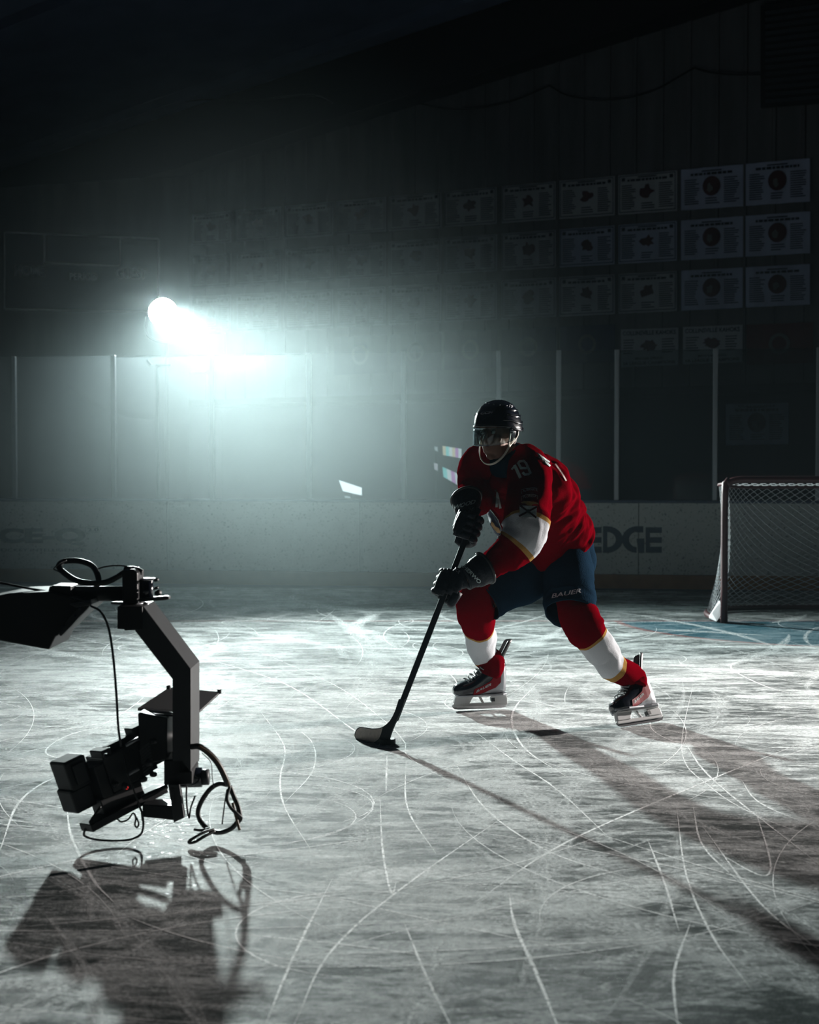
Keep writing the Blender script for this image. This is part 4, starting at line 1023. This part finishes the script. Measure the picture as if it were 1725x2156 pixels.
td('glove_lettering', 'CODE', (952, 1196), (14, 12), (4, -5), gb, M['print_grey'], gloveL, .003, .0)
gb = glb(gloveR)
td('glove_lettering', 'WOOD', (957, 1073), (43, -12), (1, -9), gb, M['print_white'], gloveR, .007, .03, .2)
td('glove_lettering', 'CODE', (987, 1078), (22, -6), (1, -6), gb, M['print_grey'], gloveR, .003, .0)

# --- head, helmet, visor and straps
HF = Vector((-.60, -.80, -.10)).normalized(); HU = Vector((0, 0, 1)) - HF * HF.z; HU = HU.normalized(); HL = HU.cross(HF)
HCt = P(1047, 905, 6.92)
def H_(l, f, u): return HCt + HL * l + HF * f + HU * u
RH = Matrix((HL, HF, HU)).transposed()
body = MB()
body.ball(H_(0, -.01, .005), (.078, .098, .105), RH, 20, 14)
body.ball(H_(0, .035, -.07), (.060, .062, .075), RH, 16, 12)
body.ball(H_(0, .068, -.125), (.026, .022, .020), RH, 12, 8)            # chin
body.ball(H_(.045, .02, -.095), (.018, .045, .028), RH, 12, 8); body.ball(H_(-.045, .02, -.095), (.018, .045, .028), RH, 12, 8)   # jaw
body.ball(H_(.042, .066, -.038), (.022, .018, .018), RH, 12, 8); body.ball(H_(-.042, .066, -.038), (.022, .018, .018), RH, 12, 8)   # cheeks
body.ball(H_(0, .082, .020), (.052, .015, .010), RH, 12, 8)             # brow
body.tube([H_(0, .088, .008), H_(0, .102, -.022), H_(0, .114, -.042), H_(0, .098, -.053)], [.010, .011, .013, .010], 10, n=3)   # nose
body.ball(H_(.014, .098, -.048), .009); body.ball(H_(-.014, .098, -.048), .009)
body.tube([H_(-.024, .086, -.082), H_(0, .098, -.077), H_(.024, .086, -.082)], [.005, .007, .005], 8, n=3)     # lips
body.tube([H_(-.021, .084, -.094), H_(0, .095, -.093), H_(.021, .084, -.094)], [.005, .008, .005], 8, n=3)
for s_ in (1, -1):
    body.tube([H_(s_ * .078, -.012, -.040), H_(s_ * .086, -.022, -.022), H_(s_ * .090, -.030, .004), H_(s_ * .086, -.012, .012), H_(s_ * .080, -.002, -.006)], .007, 8, n=4)   # ears
    body.ball(H_(s_ * .080, -.014, -.014), (.006, .014, .024), RH, 10, 8)
NK = P(1072, 962, 6.97)
body.tube([H_(0, -.02, -.05), H_(0, -.03, -.10), NK, P(1082, 985, 7.0)], [.060, .060, .068, .10], 20, n=3)
# trunk, arms, legs as one skin below the clothes
body.tube([P(1085, 985, 7.0), P(1104, 1018, 7.06), P(1140, 1085, 7.18), P(1172, 1145, 7.27), P(1182, 1180, 7.3)], [.10, .15, .15, .15, .14], 24, n=4)
for path, rad in (([P(1085, 985, 7.0), P(1113, 990, 6.91), P(1114, 1040, 6.78), P(1104, 1120, 6.64), P(1060, 1172, 6.62), P(1020, 1197, 6.61), wl_, GL.lerp(wl_, .45)], [.07, .07, .06, .05, .045, .035, .030, .032]),
                  ([P(1085, 985, 7.0), P(1020, 985, 7.12), P(1005, 1020, 7.14), P(998, 1052, 7.02), P(986, 1066, 6.88), wu_, GU.lerp(wu_, .45)], [.07, .065, .055, .048, .038, .030, .032]),
                  ([P(1170, 1180, 7.31), P(1110, 1207, 7.24), P(1020, 1262, 7.08), P(1010, 1320, 7.24), P(1019, 1385, 7.50), WR_(-.07, 0, .24), WR_(-.07, 0, .12), WR_(.10, 0, .115)], [.10, .09, .07, .055, .048, .036, .030, .026]),
                  ([P(1192, 1180, 7.26), P(1199, 1230, 7.12), P(1218, 1300, 7.06), P(1252, 1352, 7.02), P(1300, 1420, 7.04), WL_(-.07, 0, .24), WL_(-.07, 0, .12), WL_(.10, 0, .115)], [.10, .09, .06, .052, .045, .036, .030, .026])):
    body.tube(catmull([Vector(p) for p in path], 4), [rad[min(len(rad) - 1, i // 4)] * (1 - (i % 4) / 4) + rad[min(len(rad) - 1, i // 4 + 1)] * ((i % 4) / 4) for i in range(4 * (len(path) - 1) + 1)], 16)
for pts, r_ in hands: body.tube([Vector(p) for p in pts], r_, 8)
skin = remeshed('body', body, M['skin'], per, .0052, 3, .5)
for s_ in (1, -1):
    mb = MB(); mb.ball(H_(s_ * .031, .0835, -.004), .0115); mb.build('eye', M['print_white'], skin, True)
    mb = MB(); mb.ball(H_(s_ * .031 - .002, .0925, -.005), .0052); mb.build('iris', M['rubber'], skin, True)
mb = MB(); mb.ball(H_(0, -.045, -.045), (.078, .062, .065), RH); mb.build('hair', M['hair'], skin, True)
# helmet shell
mb = MB(); nu, nv = 64, 26; rx, ry, rz = .112, .138, .118
hc = (0, -.012, .032)
def brim(ph): # lower edge height by direction; front high, back low
    c = math.cos(ph); return -.002 - .040 * (1 - c) / 2 - (.012 if abs(abs(ph) - 1.75) < .35 else 0)
for j in range(nv + 1):
    for i in range(nu):
        ph = 2 * math.pi * i / nu; ph_ = ph if ph < math.pi else ph - 2 * math.pi
        zb = brim(ph_); f = j / nv
        th = f * math.pi / 2 * 1.0; z = rz * math.cos(th); rr = math.sin(th) ** .86
        if z * 1 < 0: z = 0
        zz = z if f < .80 else None
        k_ = 1.0 + .020 * (1 if .42 < f < .50 or .62 < f < .68 else 0) + (.012 if f > .92 else 0)
        z = rz * math.cos(min(th, math.pi / 2)) ** 1.0
        z = z + (zb) * f ** 2
        mb.v.append(H_(hc[0] + math.sin(ph) * rr * rx * k_, hc[1] + math.cos(ph) * rr * ry * k_, hc[2] + z)); mb.t.append(0)
for j in range(nv):
    for i in range(nu): mb.f.append((j * nu + i, j * nu + (i + 1) % nu, (j + 1) * nu + (i + 1) % nu, (j + 1) * nu + i))
helmet = mb.build('helmet', M['black_gloss'], per, True); q = helmet.modifiers.new('t', 'SOLIDIFY'); q.thickness = .007; q.offset = -1
ht = bvh(helmet)
def hring(f, k, ph): # point on the shell
    th = f * math.pi / 2; rr = math.sin(th) ** .86; z = rz * math.cos(th) + brim(ph) * f * f
    return H_(math.sin(ph) * rr * rx * k, hc[1] + math.cos(ph) * rr * ry * k, hc[2] + z)
for f, a0, a1, r_ in ((.55, 1.3, 2.9, .0045), (.70, 1.1, 2.9, .005), (.84, .9, 3.1, .0055), (.55, -2.9, -1.3, .0045), (.70, -2.9, -1.1, .005)):
    mb = MB(); mb.tube([hring(f + .03 * math.sin(3 * t / 10), 1.02, a0 + (a1 - a0) * t / 10) for t in range(11)], r_, 8); mb.build('shell_ridge', M['black_gloss'], helmet, True)
mb = MB(); mb.tube([hring(1.0, 1.015, -math.pi + 2 * math.pi * t / 40) for t in range(40)], .0055, 8, closed=True); mb.build('shell_rim', M['black_gloss'], helmet, True)
for s_ in (1, -1):
    mb = MB(); mb.prism([H_(s_ * .098, -.055, .0), H_(s_ * .100, .035, .022), H_(s_ * .098, .030, -.022), H_(s_ * .094, .005, -.042), H_(s_ * .093, -.035, -.045), H_(s_ * .096, -.055, -.03)], HL * (-.008 * s_)); mb.build('ear_guard', M['visor'] if False else M['black_gloss'], helmet, True, bevel=.003)
    for dz in (.004, -.012):
        mb = MB(); a_ = H_(s_ * .104, .025, dz); mb.cyl(a_, a_ + HL * s_ * .006, .0045, .0045, 10); mb.build('visor_screw', M['steel'], helmet, True)
for k in range(5):
    mb = MB(); a_ = hring(.28 + .04 * k, 1.005, .5 - .9 + k * .42); mb.ball(a_, .004); mb.build('shell_screw', M['steel'], helmet, True)
text_h = td('helmet_lettering', 'CCM', (1012, 873), (26, -3), (1, -5), ht, M['print_grey'], helmet, .002, .03, .2)
td('helmet_lettering', '19', (1072, 857), (7, 3), (2, -6), ht, M['print_grey'], helmet, .002, .02)
# visor: curved clear sheet
mb = MB(); na = 30
for j in range(7):
    for i in range(na + 1):
        a = math.radians(-80 + 160 * i / na); z = .018 - .088 * j / 6 * (1 - .25 * (abs(a) / 1.4) ** 3); r_ = .132 + .012 * j / 6
        mb.v.append(H_(math.sin(a) * (.112 + .004 * j / 6), hc[1] + math.cos(a) * (r_ + .018), z)); mb.t.append(0)
for j in range(6):
    for i in range(na): mb.f.append((j * (na + 1) + i, j * (na + 1) + i + 1, (j + 1) * (na + 1) + i + 1, (j + 1) * (na + 1) + i))
vis = mb.build('visor', M['visor'], helmet, True); q = vis.modifiers.new('t', 'SOLIDIFY'); q.thickness = .0025
# straps
mb = MB()
cs_ = [H_(.094, -.008, -.045), H_(.085, .03, -.085), H_(.068, .062, -.128), H_(.035, .086, -.158), H_(0, .092, -.165), H_(-.035, .086, -.155), H_(-.068, .064, -.125), H_(-.088, .03, -.075), H_(-.096, .0, -.035)]
mb.tube(cs_, .0052, 8, n=6, ell=(1.3, .6)); mb.build('chin_strap', M['strap'], helmet, True)
for s_ in (1, -1):
    mb = MB(); mb.tube([H_(s_ * .100, .032, -.012), H_(s_ * .096, .040, -.05), H_(s_ * .088, .030, -.078), H_(s_ * .092, .000, -.062), H_(s_ * .098, -.034, -.035), H_(s_ * .100, -.040, -.01)], .0042, 8, n=6, ell=(1.3, .7)); mb.build('ear_loop', M['strap'], helmet, True)

# ------------------------------------------------------------------ stick
stick = thing('hockey_stick', HEEL, 'dark carbon hockey stick with beige taped blade held by the player', 'hockey stick')
e2 = Vector((0, 1, 0)); ax = SD; wv = (Vector((1, 0, 0)) - ax * ax.x).normalized()
mb = MB(); mb.bar(HEEL + SD * .085, TOP + SD * .06, .029, .020, up=(0, 1, 0)); shaft = mb.build('shaft', M['stick'], stick, bevel=.004)
mb = MB(); mb.tube([TOP - SD * .02, TOP + SD * .03, TOP + SD * .062], [.017, .017, .021], 14); mb.build('butt_tape', M['glove'], stick, True)
def bp(x, y): # the blade stands almost upright on the ice, toe swung a little away
    o0 = G(820, 1568); o1 = G(742, 1557); n_ = (o1 - o0).cross(Vector((0, .22, 1))); return onplane(x, y, o0, n_)
out = [(740, 1549), (742, 1540), (748, 1533), (756, 1530), (770, 1532), (786, 1534), (800, 1533), (808, 1530), (815, 1525), (822, 1518), (828, 1508), (833, 1497), (837, 1485), (841, 1472), (854, 1472), (850, 1485), (846, 1497), (840, 1509), (833, 1523), (827, 1537), (822, 1552), (819, 1562), (812, 1567), (795, 1570), (775, 1570), (758, 1566), (746, 1559)]
def blade_mesh(poly, th, off=0.0):
    pts, fs = refine(poly, [tuple(range(len(poly)))], 6.0); nn = (bp(740, 1550) - bp(820, 1550)).cross(Vector((0, .22, 1))).normalized()
    if nn.y > 0: nn = -nn
    co = []
    for x, y in pts:
        t = max(0, (815 - x) / 75.0); co.append(bp(x, y) + nn * (off - .030 * t * t) )
    return co, fs, nn
co, fs, nn = blade_mesh(out, .008)
bl_ = mesh('blade', co, fs, M['stick'], stick, False); q = bl_.modifiers.new('t', 'SOLIDIFY'); q.thickness = .009; q.offset = 0
co, fs, nn = blade_mesh([(742, 1549), (744, 1541), (749, 1535), (756, 1532), (770, 1533.5), (786, 1535.5), (800, 1534.5), (807, 1533), (804, 1545), (799, 1556), (790, 1562), (780, 1568), (775, 1569), (758, 1565), (747, 1558)], .008, .0062)
mesh('blade_tape', co, fs, M['tape'], bl_)

# puck
pk = G(816, 1566); mb = MB(); mb.tube([(pk.x, pk.y, .0), (pk.x, pk.y, .002), (pk.x, pk.y, .0235), (pk.x, pk.y, .0254)], [.0365, .0381, .0381, .0365], 40)
puck = mb.build('hockey_puck', M['rubber'], None, True); tag(puck, 'black rubber puck on the ice against the stick blade', 'hockey puck')
for p_ in puck.data.polygons: p_.use_smooth = len(p_.vertices) == 4
# ------------------------------------------------------------------ camera crane at left
D0 = 4.8
crane = thing('camera_crane', (P(330, 1300, D0).x, D0 + .1, 0), 'black camera crane arm reaching in from the left, ending in an angled drop bracket', 'camera crane')
K = M['black_metal']
mb = MB(); mb.slab([(-420, 1290), (-60, 1266), (20, 1249), (105, 1246), (150, 1258), (190, 1270), (190, 1275), (150, 1310), (122, 1338), (117, 1340), (103, 1368), (0, 1349), (-420, 1300)], D0 + .02, D0 + .30); mb.build('boom_head', K, crane, bevel=.006)
mb = MB(); mb.slab([(124, 1336), (142, 1302), (160, 1284), (180, 1270), (192, 1272), (182, 1284), (166, 1300), (150, 1318), (128, 1340)], D0 - .02, D0 + .02); mb.build('side_plate', M['black_plastic'], crane, bevel=.002)
for x, y in ((168, 1281), (158, 1296), (135, 1319)):
    mb = MB(); mb.cyl(P(x, y, D0 - .022), P(x, y, D0 - .028), .005, .005, 10); mb.build('bolt', M['steel'], crane)
mb = MB(); mb.slab([(146, 1272), (188, 1267), (191, 1262), (192, 1274), (160, 1279)], D0 - .03, D0 + .1); mb.build('clamp_plate', M['dark_grey'], crane, bevel=.002)
mb = MB(); mb.tube([P(106, 1250, D0 + .1), P(262, 1250, D0 + .1)], .027, 20); mb.build('boom_tube', K, crane, True)
mb = MB(); mb.slab([(104, 1237), (110, 1233), (150, 1234), (150, 1264), (104, 1262)], D0 + .04, D0 + .17); mb.build('tube_clamp', K, crane, bevel=.005)
mb = MB(); mb.slab([(256, 1204), (262, 1200), (280, 1198), (290, 1206), (290, 1272), (258, 1276)], D0 + .03, D0 + .15); mb.build('pan_post', K, crane, bevel=.006)
mb = MB(); a = P(273, 1204, D0 + .09); mb.cyl(a, a + Vector((0, 0, .02)), .026, .018, 20); mb.build('post_cap', M['black_gloss'], crane, True)
mb = MB(); a = P(306, 1264, D0 + .1); mb.cyl(a, a + Vector((0, 0, .075)), .030, .030, 22); mb.build('pan_motor', M['black_gloss'], crane, True)
mb = MB(); a = P(309, 1221, D0 + .1); mb.cyl(a, a + Vector((0, 0, .006)), .034, .032, 22); mb.build('motor_flange', M['steel'], crane, True)
for x, y, r_ in ((326, 1222, .006), (326, 1239, .005), (330, 1249, .010)):
    mb = MB(); a = P(x, y, D0 + .08); mb.cyl(a, a + Vector((.012, -.01, .004)), r_, r_, 12); mb.build('motor_knob', M['dark_grey'], crane, True)
mb = MB(); mb.slab([(288, 1262), (316, 1258), (350, 1255), (356, 1257), (356, 1262), (346, 1264), (316, 1266), (288, 1268)], D0 + .06, D0 + .10); mb.build('lock_lever', M['dark_grey'], crane, bevel=.003)
mb = MB(); a = P(270, 1271, D0 + .09); mb.cyl(a, a + Vector((0, 0, .006)), .060, .060, 30); mb.build('turntable_disc', M['silver'], crane, True)
mb = MB(); a = P(304, 1275, D0 + .09); mb.cyl(a, a + Vector((0, 0, .012)), .018, .016, 18); mb.build('bracket_hub', M['silver'], crane, True)
mb = MB(); mb.slab([(247, 1277), (300, 1277), (300, 1326), (262, 1328), (262, 1325), (247, 1324)], D0 - .01, D0 + .17); mb.build('bracket_block', K, crane, bevel=.003)
mb = MB(); mb.slab([(286, 1277), (302, 1276), (402, 1408), (402, 1626), (363, 1632), (363, 1430), (284, 1328)], D0, D0 + .20); mb.build('drop_bracket', M['dark_grey'], crane, bevel=.003)
mb = MB(); a = P(366, 1638, D0 + .08); b = P(440, 1636, D0 + .08); mb.cyl(a, a.lerp(b, .80), .035, .035, 24); mb.build('tilt_motor', M['black_gloss'], crane, True)
mb = MB(); mb.cyl(a.lerp(b, .80), b, .028, .028, 20); mb.build('motor_end_cap', M['dark_grey'], crane, True)
mb = MB(); mb.slab([(345, 1600), (385, 1598), (405, 1625), (405, 1652), (345, 1654)], D0 + .0, D0 + .15); mb.build('tilt_housing', K, crane, bevel=.006)
mb = MB(); mb.slab([(354, 1652), (378, 1652), (388, 1722), (366, 1732)], D0 - .03, D0 + .0); mb.build('cradle_arm', M['dark_grey'], crane, bevel=.002)
mb = MB(); mb.slab([(358, 1660), (366, 1660), (370, 1692), (362, 1692)], D0 - .034, D0 - .029); mb.build('cradle_slot', M['rubber'], crane)
mb = MB(); mb.slab([(300, 1694), (368, 1697), (372, 1728), (300, 1720)], D0 - .01, D0 + .08); mb.build('cradle_floor', K, crane, bevel=.003)
mb = MB(); mb.tube([P(352, 1655, D0 + .04), P(325, 1668, D0 + .02), P(300, 1680, D0)], .010, 10); mb.build('cradle_rod', K, crane, True)

cine = thing('cinema_camera', P(270, 1640, D0), 'black cinema camera rig with two rear batteries hung under the crane bracket', 'cinema camera')
# the camera points down to the right and away; boxes are turned with it
AX = (P(340, 1560, D0 + .22) - P(160, 1650, D0 - .02)).normalized(); UPc = (Vector((-.18, 0, 1)) - AX * Vector((-.18, 0, 1)).dot(AX)).normalized(); SDc = AX.cross(UPc)
RC = Matrix((AX, -SDc, UPc)).transposed()
def cbox(nm, c, sx, sy, sz, m=None, bev=.004, par=None):
    mb = MB(); mb.box(c, sx, sy, sz, RC); return mb.build(nm, m or M['black_plastic'], par or cine, bevel=bev)
bodyc = P(252, 1610, D0 + .08)
cb = cbox('camera_body', bodyc, .17, .13, .13)
cbox('vent_grille', bodyc + AX * .085 - UPc * .0, .05, .115, .12, M['dark_grey'])
for k in range(9):
    mb = MB(); a = P(294 + 2.0 * k * .6, 1582 + 6.5 * k, D0 - .01 + .003 * k); mb.bar(a, a + Vector((.033, -.0, .028)), .006, .004, up=(0, -1, 0)); mb.build('cooling_fin', M['dark_grey'], cb)
cbox('lens_mount', bodyc + AX * .15, .08, .10, .10)
mb = MB(); a = bodyc + AX * .16; mb.cyl(a, a + AX * .08, .045, .050, 24); mb.build('lens', M['black_gloss'], cine, True)
cbox('rear_plate', bodyc - AX * .105 - UPc * .01, .04, .12, .12)
b1 = cbox('battery', P(150, 1626, D0 + .0), .085, .115, .110, bev=.008); b2 = cbox('battery', P(162, 1678, D0 + .0), .085, .110, .085, bev=.008)
cbox('battery_panel', P(170, 1628, D0 - .045), .045, .010, .07, M['dark_grey'], .002, b1)
cbox('top_handle', P(262, 1560, D0 + .08), .17, .03, .028)
cbox('monitor', P(215, 1592, D0 + .02), .04, .09, .055)
cbox('receiver_box', P(300, 1535, D0 + .12), .11, .06, .05)
mb = MB(); mb.slab([(290, 1502), (296, 1500), (352, 1512), (352, 1600), (296, 1610)], D0 + .06, D0 + .18); mb.build('transmitter_box', M['black_plastic'], cine, bevel=.004)
mb = MB(); mb.prism([P(290, 1496, D0 + .14), P(356, 1452, D0 + .30), P(463, 1461, D0 + .46), P(421, 1500, D0 + .30)], (0, 0, .008)); mb.build('lens_flag', M['black_plastic'], cine)
for x, y, d in ((355, 1452, D0 + .3), (462, 1460, D0 + .46)):
    mb = MB(); a = P(x, y, d); mb.cyl(a, a + Vector((0, 0, .018)), .008, .008, 10); mb.build('flag_bolt', M['black_metal'], cine)
mb = MB(); mb.tube([P(296, 1502, D0 + .08), P(363, 1507, D0 + .10)], .004, 8); mb.build('flag_rod', K, cine, True)
pl = P(255, 1702, D0 + .02)
cbox('dovetail_plate', P(262, 1700, D0 + .03), .32, .085, .028, M['black_metal'], .003)
cbox('plate_riser', P(248, 1680, D0 + .05), .17, .08, .07)
for k, (x, y) in enumerate(((222, 1592), (300, 1640), (320, 1630), (262, 1655), (240, 1650), (205, 1640), (320, 1560), (312, 1606))):
    mb = MB(); a = P(x, y, D0 - .05 + .03 * (k % 3)); mb.cyl(a, a - SDc * .02 * (1 if (SDc.y > 0) else -1), .010 + .003 * (k % 2), .009, 14); mb.build('thumb_knob', M['dark_grey'] if k % 2 else M['black_metal'], cine, True)
for (x0, y0, x1, y1) in ((265, 1570, 292, 1554), (268, 1632, 292, 1618)):
    mb = MB(); mb.tube([P(x0, y0, D0 - .03), P(x1, y1, D0 - .01)], .006, 10); mb.build('support_rod', M['silver'], cine, True)
mb = MB(); a = P(267, 1658, D0 - .06); mb.cyl(a, a + Vector((0, -.004, 0)), .006, .006, 10); mb.build('record_lamp', M['led_red'], cine)
def cab(label, pts, r_, m=None, n=8, name='cable', seg=8):
    mb = MB(); mb.tube([P(x, y, d) for x, y, d in pts], r_, seg, n=n); o = mb.build(name, m or M['cable'], None, True); tag(o, label, 'cable'); return o
d = D0
cab('thick black cable coiled in a loop on top of the crane tube', [(300, 1205, d + .09), (283, 1199, d + .09), (262, 1206, d + .06), (245, 1216, d + .06), (222, 1226, d + .05), (190, 1228, d + .05), (160, 1222, d + .06), (135, 1206, d + .09), (124, 1192, d + .12), (135, 1182, d + .15), (165, 1181, d + .15), (192, 1190, d + .12), (204, 1206, d + .08), (208, 1226, d + .06), (200, 1234, d + .06)], .0105, seg=12)
cab('thin stray wire curling left of the coiled thick cable', [(160, 1224, d + .03), (135, 1208, d + .05), (116, 1200, d + .06), (114, 1196, d + .06), (126, 1186, d + .08), (140, 1180, d + .1)], .0022)
cab('thin wire arching over the top of the crane post', [(200, 1200, d + .1), (222, 1193, d + .09), (255, 1191, d + .08), (280, 1198, d + .07), (292, 1210, d + .07), (293, 1222, d + .07)], .003)
cab('thin black line running in from the left edge to the crane tube', [(-60, 1218, d + .1), (0, 1227, d + .1), (50, 1237, d + .1), (108, 1247, d + .09)], .0042)
cab('black cable drooping from the crane clamp down to the camera', [(191, 1276, d - .01), (212, 1288, d - .03), (228, 1320, d - .05), (238, 1380, d - .06), (245, 1460, d - .07), (249, 1530, d - .07), (255, 1572, d - .05)], .0042)
cab('thin wire hanging slack in front of the camera body', [(262, 1590, d - .08), (268, 1625, d - .1), (282, 1665, d - .1), (296, 1702, d - .1), (300, 1728, d - .09)], .0028)
cab('black cable looping low under the batteries, almost on the ice', [(212, 1698, d - .04), (195, 1722, d - .06), (178, 1750, d - .07), (182, 1762, d - .07), (215, 1769, d - .06), (265, 1769, d - .05), (292, 1760, d - .04), (301, 1745, d - .03), (300, 1715, d - .02), (290, 1690, d)], .0042)
cab('small curled wire under the camera plate', [(245, 1722, d - .02), (255, 1730, d - .03), (270, 1725, d - .03), (280, 1712, d - .02), (286, 1722, d - .02), (284, 1736, d - .02), (288, 1742, d - .02), (292, 1735, d - .02), (287, 1720, d - .02)], .003)
cab('thick cable bundle curving down from the bracket at its right side', [(404, 1572, d - .01), (420, 1572, d - .03), (440, 1586, d - .03), (458, 1606, d - .03), (472, 1632, d - .02), (480, 1652, d)], .0105, seg=12)
cab('brown-tinted cable running along the thick bundle', [(418, 1570, d - .045), (445, 1589, d - .045), (464, 1612, d - .045), (478, 1640, d - .04), (484, 1660, d - .02)], .004, M['cable_warm'])
cab('coil of thick cable hanging in a ring from the bundle', [(478, 1652, d), (462, 1650, d + .02), (442, 1662, d + .03), (424, 1688, d + .04), (417, 1712, d + .04), (426, 1734, d + .03), (446, 1750, d + .01), (468, 1752, d - .01), (490, 1742, d - .02), (504, 1722, d - .02), (502, 1700, d - .01), (492, 1676, d), (484, 1654, d + .005)], .0085, seg=12)
cab('pair of loose cable ends twisted inside the coil', [(484, 1655, d - .02), (478, 1680, d - .04), (486, 1700, d - .04), (500, 1714, d - .04), (508, 1722, d - .03), (500, 1735, d - .02)], .006)
cab('thin tie strap hanging inside the cable coil', [(478, 1662, d - .03), (472, 1700, d - .03), (468, 1735, d - .03)], .0025)
cab('stiff cable end sticking down past the coil', [(490, 1690, d - .03), (497, 1720, d - .04), (505, 1748, d - .05)], .005, M['cable_warm'])
cab('looped plug end reaching left below the coil', [(450, 1746, d - .02), (430, 1752, d - .05), (405, 1766, d - .08), (398, 1774, d - .08), (412, 1772, d - .08), (432, 1760, d - .05), (452, 1750, d - .02)], .0055)
cab('short cable stub pointing left from the coil bottom', [(442, 1744, d), (425, 1748, d - .01), (408, 1746, d - .01)], .005)
cab('short wires dangling by the cradle arm', [(393, 1655, d), (393, 1690, d), (398, 1722, d), (402, 1700, d), (411, 1676, d)], .0032)
cab('hair-thin wire from the bracket to the cable coil', [(425, 1585, d - .02), (444, 1605, d - .02), (447, 1635, d - .02), (450, 1656, d)], .0016)
for i, (pp) in enumerate((((470, 1700), (488, 1706)), ((458, 1738), (470, 1742)), ((476, 1650), (492, 1668)))):
    pass

# ------------------------------------------------------------------ haze in the hall
mb = MB(); mb.box((0, 12, 6.5), 60, 50, 13.4)
hz = bpy.data.materials.new('haze'); hz.use_nodes = True; nt = hz.node_tree; nt.nodes.remove(nt.nodes['Principled BSDF'])
vs = nt.nodes.new('ShaderNodeVolumePrincipled'); vs.inputs['Density'].default_value = 0.0004; vs.inputs['Color'].default_value = (0.60, 0.82, 0.92, 1); vs.inputs['Anisotropy'].default_value = 0.4
nt.links.new(vs.outputs[0], nt.nodes['Material Output'].inputs['Volume'])
o = mb.build('haze', hz); tag(o, 'thin stage haze filling the dark rink', 'haze', kind='stuff')
pf = MB(); pf.ball((0, 0, 0), 1.0, None, 20, 12)
# thicker bank of stage smoke drifting in front of the lamp
HC = Vector((-1.25, 12.0, 1.8)); HR = Vector((3.1, 4.6, 3.5))
mb = MB(); mb.ball((0, 0, 0), 1.0, None, 24, 14)
hz = bpy.data.materials.new('smoke_bank'); hz.use_nodes = True; nt = hz.node_tree; nt.nodes.remove(nt.nodes['Principled BSDF'])
vs = nt.nodes.new('ShaderNodeVolumePrincipled'); vs.inputs['Color'].default_value = (0.72, 0.86, 0.88, 1); vs.inputs['Anisotropy'].default_value = 0.35
tc = nt.nodes.new('ShaderNodeTexCoord'); ln = nt.nodes.new('ShaderNodeVectorMath'); ln.operation = 'LENGTH'; nt.links.new(tc.outputs['Object'], ln.inputs[0])
mr = nt.nodes.new('ShaderNodeMapRange'); mr.interpolation_type = 'SMOOTHSTEP'; mr.inputs[1].default_value = 1.0; mr.inputs[2].default_value = 0.0; mr.inputs[3].default_value = 0.0; mr.inputs[4].default_value = HAZE_D
nt.links.new(ln.outputs['Value'], mr.inputs[0]); nt.links.new(mr.outputs[0], vs.inputs['Density'])
nt.links.new(vs.outputs[0], nt.nodes['Material Output'].inputs['Volume'])
o = mb.build('smoke_bank', hz); o.location = HC; o.scale = HR
tag(o, 'bank of stage smoke glowing below and beside the bright spotlight', 'smoke', kind='stuff')
hz2 = hz.copy(); hz2.name = 'halo_puff'  # extra smoke added at the lens to give the lamp a round halo
for n_ in hz2.node_tree.nodes:
    if n_.type == 'MAP_RANGE': n_.inputs[4].default_value = 0.009
o = pf.build('halo_puff', hz2); o.location = KEY_POS + Vector((0, -.2, 0)); o.scale = (1.5, 1.5, 1.3)
tag(o, 'small puff of smoke added to make the halo around the spotlight lens', 'smoke', kind='stuff')
